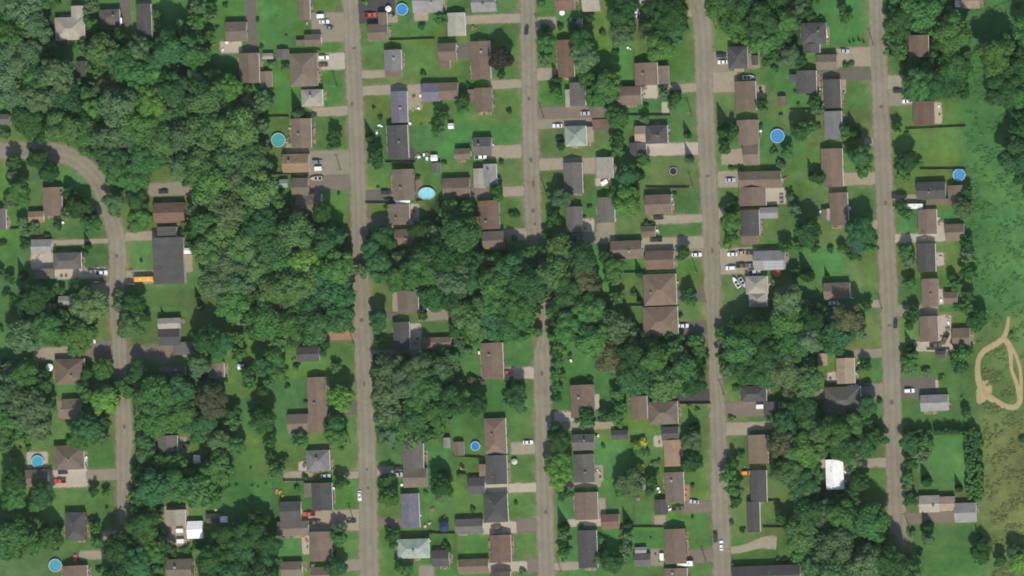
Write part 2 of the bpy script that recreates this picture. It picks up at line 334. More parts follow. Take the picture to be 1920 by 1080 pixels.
 (1,3,'G',[(1590,340,1717,467,'x')],'dg'), (1,3,'H',[(1708,460,1887,677,'hy')],'dg'), (1,3,'G',[(1495,650,1702,762,'x')],'gr'), (1,3,'H',[(1755,770,1912,977,'y')],'rb'),
 (1,3,'G',[(1520,950,1742,1062,'x')],'br'), (1,3,'H',[(1762,1045,1908,1130,'y')],'dg'),
 (2,3,'H',[(455,15,617,137,'x')],'gr'), (2,3,'H',[(463,165,612,377,'y')],'gr'), (2,3,'H',[(470,450,642,657,'y')],'br'), (2,3,'G',[(668,615,802,727,'x')],'rb'), (2,3,'H',[(495,735,637,1017,'y')],'dg'),
 (2,3,'S',[(745,-15,870,57,'x')],'dg'), (2,3,'H',[(1138,58,1272,257,'y'),(1120,-40,1247,62,'x','dg')],'tc'), (2,3,'H',[(1145,300,1287,527,'y')],'gb'), (2,3,'S',[(1068,505,1167,617,'y')],'dg'),
 (2,3,'S',[(955,345,1000,435,'y')],'lg'), (2,3,'H',[(1143,725,1302,987,'y')],'br'), (2,3,'S',[(915,910,1037,1007,'x')],'gr'), (2,3,'S',[(920,862,1006,908,'x')],'lg'), (2,3,'H',[(1140,1020,1312,1130,'y')],'br'),
 (2,3,'H',[(1768,20,1917,237,'y')],'br'), (2,3,'H',[(1785,285,1907,525,'y'),(1762,520,1856,750,'y')],'dg'), (2,3,'H',[(1650,1000,2160,1150,'x')],'dg'),
 (3,3,'H',[(430,205,562,430,'y')],'wh'), (3,3,'H',[(1130,475,1282,602,'x','lt'),(1278,482,1397,592,'x','tn')],'lt'), (3,3,'G',[(1395,530,1557,677,'x')],'lg'),
]
# ------------------------------------------------------------------ data: drives, patios (x0, y0, x1, y1, material)
D = [
 (0,0,905,-40,970,190,'asphalt'),(0,0,1855,-40,1917,400,'asphalt'),(0,0,1655,312,1812,395,'concrete'),
 (1,0,455,400,670,520,'concrete'),(1,0,420,95,690,312,'greylot'),(1,0,760,530,965,582,'gravel'),(1,0,760,640,1240,705,'gravel'),(1,0,420,805,690,865,'gravel'),
 (1,0,1560,112,1980,172,'gravel'),(1,0,1750,602,1990,660,'gravel'),(1,0,740,-40,1040,170,'asphaltd'),(1,0,1505,330,1612,432,'asphalt'),(1,0,1136,690,1240,820,'gravel'),
 (1,0,985,100,1060,170,'gravel'),(1,0,1190,95,1290,150,'gravel'),
 (2,0,150,130,330,208,'gravel'),(2,0,160,512,345,600,'gravel'),(2,0,170,800,600,885,'brownlot'),(2,0,170,888,600,958,'greylot'),(2,0,1140,630,1410,690,'gravel'),
 (2,0,1490,540,1690,690,'gravel'),(2,0,1240,55,1400,125,'gravel'),(2,0,1500,390,1622,540,'greylot'),(2,0,-40,110,90,165,'gravel'),(2,0,985,640,1092,735,'concrete'),(2,0,1765,370,1855,515,'greylot'),
 (2,0,1828,640,1895,732,'gravel'),(2,0,930,90,1060,190,'brownlot'),(2,0,1130,770,1172,850,'concrete'),
 (3,0,515,357,800,495,'gravel'),(3,0,365,525,800,600,'asphalt'),(3,0,905,665,1085,790,'greylot'),(3,0,890,565,1020,665,'gravel'),(3,0,730,1035,810,1085,'gravel'),
 (3,0,1240,770,1300,925,'concrete'),(3,0,1190,340,1265,402,'gravel'),(3,0,542,600,580,700,'gravel'),
 (0,1,1040,290,1440,385,'greylot'),(0,1,940,660,1170,720,'gravel'),(0,1,235,825,402,935,'concrete'),(0,1,410,935,800,1006,'concrete'),(0,1,390,722,830,745,'gravel'),
 (0,1,900,950,1200,1045,'gravel'),(0,1,1378,830,1440,960,'gravel'),(0,1,730,470,830,540,'gravel'),
 (1,1,395,50,705,230,'greylot'),(1,1,405,240,705,345,'brownlot'),(1,1,1110,30,1192,135,'asphaltd'),(1,1,800,350,1030,440,'asphalt'),(1,1,820,548,1000,622,'brownlot'),
 (1,1,1600,330,1760,402,'brownlot'),(1,1,1150,450,1218,602,'concrete'),(1,1,1740,10,1990,105,'gravel'),(1,1,1850,320,2010,390,'gravel'),(1,1,1820,640,2040,720,'gravel'),(1,1,230,0,390,60,'gravel'),
 (1,1,1186,260,1242,402,'brownlot'),
 (2,1,180,108,640,190,'gravel'),(2,1,640,590,770,742,'greylot'),(2,1,450,668,645,745,'greylot'),(2,1,525,560,612,662,'concrete'),(2,1,1050,535,1440,592,'gravel'),(2,1,970,700,1450,792,'gravel'),
 (2,1,1008,-5,1420,82,'concrete'),(2,1,1570,40,1740,152,'gravel'),(2,1,1545,205,1712,322,'gravel'),(2,1,1560,780,1830,972,'gravel'),(2,1,630,255,740,310,'concrete'),(2,1,1540,480,1590,560,'gravel'),
 (2,1,1200,790,1440,850,'greylot'),(2,1,520,150,640,220,'gravel'),
 (3,1,560,215,820,305,'gravel'),(3,1,750,572,840,635,'gravel'),(3,1,950,675,1335,732,'concrete'),(3,1,1262,590,1330,722,'concrete'),(3,1,1250,815,1316,912,'concrete'),(3,1,-20,332,130,450,'concrete'),
 (3,1,940,385,1110,440,'gravel'),
 (0,2,600,400,860,530,'brownlot'),(0,2,250,445,605,540,'gravel'),(0,2,900,430,1310,550,'brownlot'),(0,2,690,-30,900,70,'gravel'),(0,2,440,850,500,972,'deck'),
 (1,2,495,320,745,390,'red'),(1,2,610,850,760,945,'asphalt'),(1,2,1215,80,1452,240,'greylot'),(1,2,830,180,1062,222,'asphalt'),(1,2,1150,270,1237,472,'concrete'),(1,2,830,470,1240,500,'gravel'),
 (1,2,1850,597,2110,680,'concrete'),(1,2,1030,20,1062,180,'gravel'),
 (2,2,320,930,457,1005,'concrete'),(2,2,1030,765,1500,865,'asphaltd'),(2,2,1242,250,1455,352,'asphalt'),(2,2,1232,15,1455,100,'asphalt'),(2,2,1600,852,1892,962,'brownlot'),(2,2,1590,1010,1950,1060,'gravel'),(2,2,270,1010,760,1060,'gravel'),
 (2,2,612,800,650,905,'concrete'),
 (3,2,650,720,880,832,'greylot'),(3,2,640,460,870,520,'greylot'),(3,2,1270,205,1372,440,'concrete'),(3,2,1095,400,1380,472,'concrete'),(3,2,970,680,1262,826,'asphalt'),(3,2,960,130,1270,205,'greylot'),(3,2,1270,10,1320,120,'concrete'),
 (3,2,450,630,512,705,'concrete'),(3,2,780,95,860,140,'gravel'),(3,2,270,770,430,830,'greylot'),(3,2,1195,690,1272,752,'concrete'),
 (0,3,360,282,660,412,'concrete'),(0,3,640,282,885,362,'greylot'),(0,3,203,150,357,268,'concrete'),(0,3,600,890,880,950,'gravel'),(0,3,760,740,880,800,'gravel'),(0,3,1195,560,1415,850,'gravel'),(0,3,1332,40,1400,160,'gravel'),
 (1,3,215,300,420,362,'gravel'),(1,3,680,300,790,345,'gravel'),(1,3,340,590,800,742,'gravel'),(1,3,925,655,1100,702,'brownlot'),(1,3,1225,1000,1332,1100,'greylot'),(1,3,1710,390,2110,452,'concrete'),(1,3,1700,675,1955,762,'concrete'),(1,3,1955,655,2120,748,'brownlot'),
 (1,3,640,960,800,1040,'greylot'),(1,3,325,225,380,290,'concrete'),(1,3,900,260,1105,340,'gravel'),(1,3,1740,976,2040,1046,'concrete'),(1,3,2030,950,2130,1045,'brownlot'),(1,3,350,780,400,915,'concrete'),
 (2,3,-5,75,190,165,'gravel'),(2,3,425,655,668,702,'concrete'),(2,3,310,980,495,1032,'gravel'),(2,3,300,380,660,412,'gravel'),(2,3,1290,522,1535,602,'brownlot'),(2,3,1300,885,1530,972,'brownlot'),(2,3,612,250,682,372,'gravel'),(2,3,1068,30,1128,110,'concrete'),
 (2,3,1280,400,1330,510,'red'),(2,3,1030,880,1146,1000,'greylot'),(2,3,630,500,700,650,'gravel'),(2,3,1070,630,1150,700,'gravel'),(2,3,1590,-30,1770,20,'gravel'),
 (3,3,670,200,895,262,'gravel'),(3,3,1020,605,1400,682,'brownlot'),(3,3,560,260,610,430,'gravel'),(3,3,355,205,430,265,'concrete'),
]
# ------------------------------------------------------------------ data: single trees  (x, y, crown radius, tone[, kind])  kinds: b broadleaf, c conifer, s bush
TONE = {'d': (0.045, 0.125, 0.034), 'm': (0.083, 0.206, 0.054), 'l': (0.142, 0.307, 0.063), 'o': (0.110, 0.211, 0.068), 'b': (0.120, 0.138, 0.071),
        'r': (0.052, 0.043, 0.036), 'u': (0.066, 0.173, 0.076), 'g': (0.121, 0.204, 0.089), 'y': (0.503, 0.453, 0.064), 'k': (0.058, 0.159, 0.054)}
TN = {'d': 'dark green', 'm': 'mid-green', 'l': 'bright lime', 'o': 'olive green', 'b': 'brownish', 'r': 'dark maroon', 'u': 'blue-green', 'g': 'grey-green', 'y': 'yellow', 'k': 'deep green'}
TR = {
 (9,9): [],
 (0,0): [(440,20,25,'m'),(690,60,70,'g'),(680,180,70,'m'),(640,360,60,'o'),(1190,120,45,'m'),(1200,200,50,'m'),(1480,60,70,'g'),(1590,50,50,'d'),(1590,120,50,'o'),(1450,270,80,'g'),(1570,270,50,'m'),(1690,40,25,'d'),
         (1625,205,18,'d','s'),(690,500,50,'u'),(1560,340,40,'b'),(1370,470,40,'o'),(1730,660,100,'l'),(1600,600,90,'m'),(1480,600,90,'g'),(1860,760,70,'o'),(40,1000,60,'o','s'),(860,620,90,'b'),(790,650,80,'b'),(710,820,90,'l'),(1280,900,110,'o'),(1430,830,100,'m'),(1150,480,90,'m'),(1280,520,90,'o')],
 (1,0): [(15,150,22,'d','s'),(230,270,16,'g','s'),(1385,150,55,'m'),(1245,200,30,'k','s'),(1835,440,92,'r'),(1840,560,40,'r'),(220,505,38,'b'),(1250,545,26,'d','s'),(310,830,80,'g','c'),(60,740,70,'g'),(90,780,70,'o'),(0,800,60,'o'),(20,890,35,'d','s'),
         (590,1010,58,'d'),(850,1020,60,'k','c'),(880,805,16,'d','s'),(935,890,24,'d','s'),(1375,880,62,'d'),(1360,980,50,'l'),(1555,760,66,'k'),(1550,820,50,'m'),(1900,835,26,'d','s'),(420,880,35,'g','s'),(45,350,20,'d','s'),(1590,640,30,'d','s'),(105,480,40,'o','s'),(0,1050,50,'o'),(820,20,25,'l','s'),(450,690,14,'g','s')],
 (2,0): [(220,20,45,'m'),(820,130,105,'k'),(810,270,90,'g'),(1190,110,140,'d'),(1090,60,90,'d'),(1200,240,110,'k'),(1110,350,120,'m'),(1020,240,80,'b'),(540,430,112,'g'),(530,300,95,'d'),(260,330,78,'m'),(250,450,60,'o'),(335,700,64,'u'),(330,580,58,'k','c'),
         (690,530,72,'u'),(560,600,80,'m'),(720,630,100,'m'),(640,720,90,'m'),(740,720,70,'l'),(780,880,86,'m'),(820,930,50,'m'),(995,900,45,'g'),(785,390,36,'d'),(680,240,32,'d','s'),(1140,700,48,'g'),(1230,740,52,'d'),(1200,800,40,'l'),(1310,1000,46,'d','c'),
         (1590,960,98,'d','c'),(1640,1000,70,'k'),(1870,790,52,'d'),(245,215,42,'k','s'),(360,1055,36,'d'),(790,1050,60,'d'),(575,140,46,'d'),(470,200,60,'d','s'),(1005,790,22,'d','s'),(1860,950,26,'d','s'),(360,200,30,'d','s'),(1240,60,80,'d'),(860,40,90,'d'),(1000,170,70,'k'),(1270,190,70,'d'),(1150,180,90,'d'),(880,200,70,'k'),(1060,230,80,'m')],
 (3,0): [(215,60,70,'g'),(215,180,45,'u'),(555,60,50,'d'),(570,140,55,'m'),(375,18,20,'m','s'),(340,130,30,'d','s'),(400,130,22,'d','s'),(580,490,30,'k','s'),(625,490,30,'b','s'),(610,315,13,'d','c'),(640,305,13,'d','c'),(680,300,16,'m','c'),(715,315,13,'m','c'),
         (1465,700,58,'d'),(960,950,48,'d'),(345,760,62,'d'),(375,840,50,'o'),(240,980,80,'d'),(640,980,72,'d','c'),(590,1000,60,'u'),(1040,1005,22,'d','s'),(205,690,18,'d','s'),(100,865,22,'g','s'),(225,780,16,'b','s'),(380,945,26,'d','s'),(50,520,34,'u','s'),(160,420,80,'g'),(70,250,80,'m'),(130,290,60,'d'),(1030,560,30,'b','s'),
         (1290,485,28,'u','s'),(1880,40,35,'d'),(320,960,60,'m')],
 (0,1): [(110,140,70,'k'),(290,110,80,'d'),(380,210,80,'d'),(110,240,70,'g'),(160,350,90,'m'),(75,440,50,'o'),(180,430,70,'m'),(170,590,50,'g'),(270,625,50,'b'),(440,610,44,'d'),(520,370,62,'d'),(590,470,95,'d'),(680,520,60,'d'),(520,520,60,'o'),(690,610,80,'m'),(655,750,44,'d','c'),(630,820,34,'u','s'),
         (165,970,56,'d','c'),(85,1010,44,'d'),(20,745,34,'d','s'),(185,750,46,'d'),(200,660,46,'o'),(350,690,30,'d','s'),(1040,420,90,'k'),(1050,560,92,'m'),(860,430,80,'g'),(1000,620,60,'o'),(860,500,50,'m'),(1060,875,16,'d','s'),(1460,300,40,'d'),(1395,300,34,'d'),(300,1065,40,'d'),(580,1065,60,'d'),(0,960,40,'d'),(960,360,60,'g'),(1120,560,40,'l','s')],
 (1,1): [(590,0,60,'d'),(905,90,72,'d'),(910,150,50,'k'),(500,510,80,'d'),(500,570,50,'o'),(1810,350,66,'k'),(1820,410,44,'l'),(1215,255,24,'d','s'),(640,640,26,'d','s'),(620,370,16,'d','s'),(1835,140,26,'d','s'),(915,325,14,'m','s'),(975,470,20,'d','s'),(1410,140,22,'d','s'),(1900,40,1,'d','s'),(1920,520,30,'d','s'),(800,950,60,'o'),(860,790,84,'k'),(950,680,90,'k'),(1010,740,60,'d'),(1220,650,80,'d')],
 (2,1): [(370,20,40,'d'),(800,50,62,'m'),(985,130,62,'u'),(860,230,90,'k'),(950,220,60,'d','c'),(1325,100,52,'g','c'),(370,410,84,'g'),(300,400,50,'g'),(315,560,68,'d'),(295,380,22,'u','s'),(875,430,118,'l'),(800,370,70,'m'),(910,330,60,'d'),(580,470,20,'d','s'),(1640,480,56,'k'),(1640,590,80,'m'),(1640,690,60,'d'),(1620,760,40,'l','s'),
         (700,850,66,'d'),(760,930,80,'m'),(730,990,60,'k'),(780,1010,60,'o'),(1285,820,68,'r'),(1680,415,16,'d','s'),(30,520,34,'d'),(1010,600,30,'d','s'),(1050,600,24,'d','s'),(1590,30,60,'d'),(1700,175,20,'d','s'),(1640,178,20,'d','s'),(260,690,50,'k'),(10,700,30,'k'),(180,800,60,'m'),(250,800,70,'k'),(160,820,60,'m'),(1220,375,20,'d','s'),(950,960,50,'k','c'),(540,545,18,'d','s')],
 (3,1): [(690,90,88,'k'),(700,200,66,'m'),(640,70,50,'m'),(1030,130,88,'d'),(1020,220,70,'m'),(1120,150,40,'m'),(1000,470,62,'k'),(1040,530,50,'m'),(1460,480,76,'g'),(1490,350,50,'d'),(1490,420,50,'m'),(1050,810,66,'m'),(1050,880,62,'o'),(1490,770,60,'d'),(1500,850,64,'g'),(1480,950,66,'d'),(1520,990,60,'m'),(330,230,60,'d','c'),(380,260,60,'d'),(300,660,110,'d'),(290,700,60,'l'),
         (690,650,110,'k'),(680,740,90,'u'),(760,760,70,'m'),(200,500,60,'g'),(610,50,50,'m'),(280,960,84,'d','c'),(440,985,32,'d','c'),(130,760,60,'d'),(230,770,50,'m'),(350,780,40,'d'),(470,790,34,'d','s'),(1060,1050,60,'l'),(1400,1060,50,'m'),(140,60,60,'m'),(40,70,40,'o','s'),(100,150,44,'g','s'),(160,400,40,'b'),(1370,1000,40,'d'),(1470,720,50,'d'),(560,790,50,'m'),(640,820,60,'k'),(200,960,50,'k')],
 (0,2): [(40,40,32,'d'),(60,20,22,'d'),(900,120,64,'g'),(900,60,50,'g'),(1010,120,92,'d'),(1000,270,110,'o'),(930,320,60,'g'),(1090,220,50,'d'),(1480,60,36,'b','c'),(1500,130,46,'b','c'),(1560,390,115,'d'),(1480,350,60,'k'),(1660,420,90,'k'),(1800,380,60,'m'),(1500,560,100,'g'),(1600,510,70,'m'),(1780,500,60,'m'),(320,650,66,'d'),
         (310,760,80,'m'),(780,600,80,'m'),(660,640,62,'d'),(800,850,112,'l'),(660,800,70,'m'),(620,740,60,'u'),(720,910,60,'m'),(1740,930,70,'d'),(1760,1010,66,'m'),(650,1040,110,'k'),(780,1010,70,'d'),(40,560,42,'d'),(5,300,28,'d'),(1870,640,60,'k'),(1880,720,60,'m'),(1860,690,60,'g'),(1780,840,12,'d','s'),(380,870,70,'m'),(1215,180,20,'d','c'),(970,670,50,'k'),(930,740,60,'m'),(860,790,66,'m'),(960,800,46,'m'),(1900,940,40,'d'),(870,720,60,'k'),(1040,620,80,'k'),(160,60,20,'m','s'),(90,70,30,'d','s')],
 (1,2): [(640,820,98,'l'),(660,870,70,'l'),(920,230,80,'k'),(920,290,64,'l'),(920,400,42,'d'),(1660,860,78,'d'),(1640,930,50,'m'),(520,430,42,'d'),(505,480,40,'d'),(592,600,44,'g'),(240,735,24,'d'),(600,1020,84,'k'),(300,590,30,'k','s'),(1400,480,50,'u'),(1530,410,60,'g','s'),(1520,470,60,'m','s'),(1540,700,40,'b','s'),(1620,700,46,'b','s'),(1690,700,30,'b','s'),(370,860,26,'g','s'),(50,770,50,'d'),(60,880,60,'m'),(50,1000,100,'d'),(1020,360,18,'d','s'),
         (100,700,50,'m'),(170,640,80,'m'),(60,590,90,'k'),(140,520,90,'m'),(1250,200,50,'d'),(1910,700,40,'d'),(1910,840,60,'d'),(1440,1000,40,'o','s'),(1580,490,50,'o','s')],
 (2,2): [(335,820,50,'d'),(30,780,92,'d'),(40,860,80,'k'),(770,160,66,'u'),(780,80,60,'m'),(1330,50,66,'d'),(1340,120,40,'o','s'),(955,90,40,'d','c'),(1355,1030,64,'d','c'),(790,800,64,'m'),(825,900,64,'m'),(800,980,64,'m'),(540,480,18,'d','s'),(435,500,18,'d','s'),(330,470,58,'k'),(340,560,60,'m'),(350,650,58,'m'),(340,740,50,'m'),(1260,210,24,'d','s'),(580,680,26,'d','s'),(1680,750,36,'m'),(600,50,50,'l'),
         (560,960,66,'k'),(560,1000,60,'m'),(700,960,60,'k'),(330,1060,70,'k'),(910,40,30,'k'),(1390,910,20,'m','s'),(1640,980,30,'l','s'),(1320,880,26,'g','s'),(770,840,34,'d','s'),(380,480,40,'l','s'),(980,350,40,'d'),(1060,370,40,'d'),(1180,370,44,'d'),(1250,390,50,'m'),(1380,390,60,'m'),(1570,340,56,'m'),(1400,470,60,'m'),(1590,520,64,'k'),(1410,610,60,'m'),(1600,620,60,'o'),(1400,540,50,'k'),(240,60,50,'m'),(190,150,46,'k'),(290,190,46,'m'),(300,330,46,'m'),(190,330,46,'m')],
 (3,2): [(1080,200,66,'k'),(1060,270,52,'d'),(1060,440,60,'d','c'),(1060,540,76,'m'),(1040,600,60,'o'),(1170,630,44,'g','s'),(1565,240,78,'d'),(1560,300,50,'m'),(1440,500,76,'m'),(1450,590,70,'k'),(1400,560,50,'m'),(1500,480,50,'m'),(730,580,54,'d'),(735,130,46,'r'),(740,880,80,'k'),(720,930,60,'m'),(250,880,110,'d'),(620,1010,90,'m'),(300,1010,80,'m'),(120,1010,90,'k'),(760,1020,40,'b'),(1480,930,44,'k'),(1450,820,14,'m','s'),(1300,680,30,'o','s'),(1830,340,18,'d','s'),
         (670,620,30,'g','s'),(550,960,60,'g'),(20,750,20,'g','s'),(1490,150,60,'m'),(1500,60,60,'d'),(1420,150,40,'m'),(30,980,50,'g'),(170,760,80,'b'),(830,850,30,'d','s')],
 (0,3): [(110,350,100,'d'),(120,500,100,'m'),(330,460,100,'k'),(260,540,70,'m'),(705,445,50,'d'),(795,455,40,'m'),(100,170,26,'o','s'),(720,720,50,'m'),(730,830,56,'l'),(1090,80,80,'k'),(1090,160,80,'o'),(1650,60,84,'g'),(1770,110,80,'m'),(1200,585,36,'m'),(1190,650,42,'g'),(1745,268,18,'d','s'),(1880,270,13,'d','s'),(1772,400,13,'d','s'),(1890,405,12,'m','s'),(1700,390,32,'d','c'),
         (335,690,34,'d','c'),(435,690,36,'d','c'),(390,790,90,'m'),(330,810,70,'k'),(800,570,16,'d','s'),(740,1030,30,'d'),(800,1055,26,'d'),(215,115,26,'d','s'),(150,115,16,'d','s'),(205,20,70,'m'),(600,40,100,'m'),(750,60,80,'o'),(1480,860,40,'d','s'),(1400,880,40,'m','s'),(1530,840,30,'d','s'),(640,640,20,'g','s'),(1560,130,50,'g','s'),(1530,170,40,'g','s'),(1600,30,40,'k'),(680,660,30,'g','s'),(1400,100,30,'g','s')],
 (1,3): [(1390,300,60,'d','c'),(1390,400,90,'d'),(1400,470,70,'g'),(640,370,66,'d'),(620,800,76,'m'),(620,720,60,'g'),(600,1010,80,'k'),(1010,770,60,'d'),(1030,840,40,'r'),(1090,1000,60,'d'),(1130,1040,60,'m'),(110,60,64,'k'),(340,60,72,'m'),(600,30,90,'m'),(640,110,30,'d','s'),(110,180,50,'d'),(150,290,74,'m'),(210,220,40,'b'),(1000,30,80,'g'),(1180,50,72,'o'),(1330,20,60,'m'),(1625,580,26,'d'),(1000,480,78,'m'),(980,350,74,'k'),(1270,330,20,'d','s'),(1270,460,22,'m','s'),
         (90,840,110,'d'),(80,960,110,'k'),(370,340,30,'d','s'),(1430,870,44,'d','s'),(1540,340,40,'g','s'),(1545,260,20,'d','s'),(1310,760,20,'d','s'),(590,915,18,'d','s'),(75,385,10,'d','s'),(15,410,10,'d','s'),(1030,125,14,'d','s'),(310,420,34,'m','s')],
 (2,3): [(355,230,112,'l'),(350,340,90,'l'),(350,70,92,'d'),(395,450,64,'d'),(380,700,68,'d','c'),(385,770,44,'g'),(390,880,62,'d'),(390,920,50,'m'),(890,380,108,'g'),(840,420,80,'m'),(880,310,80,'d','c'),(790,380,54,'d'),(860,680,60,'d','c'),(860,790,56,'o'),(850,880,60,'g'),(740,970,84,'k'),(830,940,50,'u'),(1345,220,80,'d'),(1350,60,80,'g'),(1400,250,40,'m'),(1050,370,60,'k'),(1030,440,44,'u','s'),
         (1650,240,66,'k'),(1640,330,74,'m'),(1660,420,76,'m'),(1680,520,60,'k'),(1720,165,34,'d'),(1725,740,26,'d','s'),(660,800,44,'m','s'),(660,870,36,'m','s'),(650,950,50,'m'),(985,85,46,'y','s'),(970,258,40,'y','s'),(920,90,60,'l','s'),(1000,150,46,'o','s'),(940,160,50,'m','s'),(1350,640,18,'d','s'),(1355,400,20,'d','s'),(30,530,20,'d','s'),(1085,300,24,'d','s'),(1040,792,10,'d','s'),(1050,235,24,'o','s'),(1100,230,24,'g','s'),(1650,680,26,'b','s'),(680,105,20,'d','s'),(1780,620,20,'d','s'),(80,1050,30,'g','s'),(520,695,20,'d','s')],
 (3,3): [(1180,350,68,'d','c'),(1425,410,48,'d','c'),(1070,500,60,'d'),(1190,690,70,'d','c'),(1190,810,60,'g'),(1575,775,40,'d','c'),(1600,900,80,'d'),(1600,950,70,'m'),(1860,900,80,'k'),(1880,980,80,'l'),(680,370,84,'d'),(720,90,100,'k'),(740,150,60,'m'),(90,640,66,'d'),(70,960,24,'d','s'),(120,960,26,'d','s'),(180,960,26,'d','s'),(390,935,14,'d','s'),(430,110,34,'d'),(1140,900,30,'d'),(1080,770,40,'o','s'),(1060,80,80,'k'),(1180,80,70,'m'),(1160,170,70,'g'),(1060,220,60,'k'),(1050,340,60,'m'),(1040,410,50,'o'),(1740,960,60,'d'),(1910,60,34,'d')],
}
# woods: name, outline (photograph pixels), tones, mean crown radius
WOODS = [
 ('the big wood left of second street', [(0,0),(98,0),(100,90),(86,115),(105,140),(150,165),(178,150),(165,110),(158,78),(185,70),(188,52),(255,72),(283,76),(330,78),(345,40),(380,45),(386,95),(345,105),(342,165),(400,128),(450,155),(490,180),(495,240),(490,330),(525,370),(545,405),(620,425),(655,440),(655,612),(600,625),(560,650),(520,640),(470,620),(430,590),(405,540),(395,500),(375,470),(355,425),(360,395),(440,375),(375,330),(350,320),(300,300),(260,345),(215,345),(180,300),(145,268),(60,258),(35,240),(28,205),(0,190)], 'mmmmmmmmmkkkkkkoooggddl'),
 ('the wood across middle street', [(672,460),(700,440),(760,475),(790,470),(800,375),(860,375),(900,430),(905,475),(950,470),(1000,472),(1090,462),(1098,520),(1108,570),(1180,605),(1205,635),(1330,635),(1330,730),(1280,735),(1250,720),(1180,720),(1150,700),(1130,650),(1070,630),(1050,640),(1040,690),(1032,690),(1035,570),(1000,560),(995,620),(960,640),(905,640),(870,640),(850,610),(850,560),(810,565),(790,540),(740,530),(700,520),(672,510)], 'mmmmmmkkkkooobgd'),
 ('the small wood right of second street', [(700,665),(730,665),(760,668),(850,660),(852,740),(835,800),(835,822),(700,825)], 'mmgggkd'),
 ('the wood right of fourth street', [(1345,610),(1400,622),(1425,600),(1450,570),(1480,560),(1530,580),(1600,590),(1615,600),(1600,640),(1525,655),(1525,690),(1500,735),(1440,720),(1400,715),(1350,700)], 'ooookkmmbgd'),
 ('the wood left of last street', [(1450,765),(1500,745),(1535,760),(1560,800),(1640,785),(1650,820),(1600,850),(1600,940),(1645,960),(1655,985),(1700,1030),(1722,1080),(1510,1080),(1490,990),(1500,900),(1450,870)], 'mmmmkkkoobgd'),
 ('the wood at top right of fourth street', [(1340,-10),(1520,-10),(1512,60),(1500,120),(1440,110),(1410,80),(1375,65),(1350,40)], 'mmkkdd'),
 ('the wood right of last street', [(1660,-10),(1788,-10),(1795,60),(1790,110),(1810,180),(1700,180),(1695,120),(1665,90)], 'mmmkkd'),
 ('the wood at the right edge', [(1862,85),(1880,72),(1930,60),(1930,340),(1910,310),(1895,200),(1868,140)], 'kdddm'),
 ('the grove left of far-left lane', [(40,545),(165,545),(172,600),(155,640),(45,640)], 'dkmmg'),
 ('the grove at the left edge', [(-10,690),(60,700),(78,730),(85,800),(70,822),(-10,822)], 'mmgo'),
 ('the grove over far-left lane', [(250,715),(400,690),(412,730),(408,800),(250,800)], 'mmmmgbkk'),
 ('the grove below far-left lane bend', [(250,865),(410,870),(412,920),(250,935)], 'kmmd'),
 ('the grove at bottom left', [(212,965),(290,960),(330,1030),(310,1090),(215,1090)], 'ddkkm'),
 ('the grove left of bottom second street', [(405,995),(505,975),(520,1090),(395,1090)], 'dkkd'),
 ('the grove at the bottom left corner', [(-10,985),(60,978),(115,995),(110,1025),(-10,1035)], 'kmd'),
]
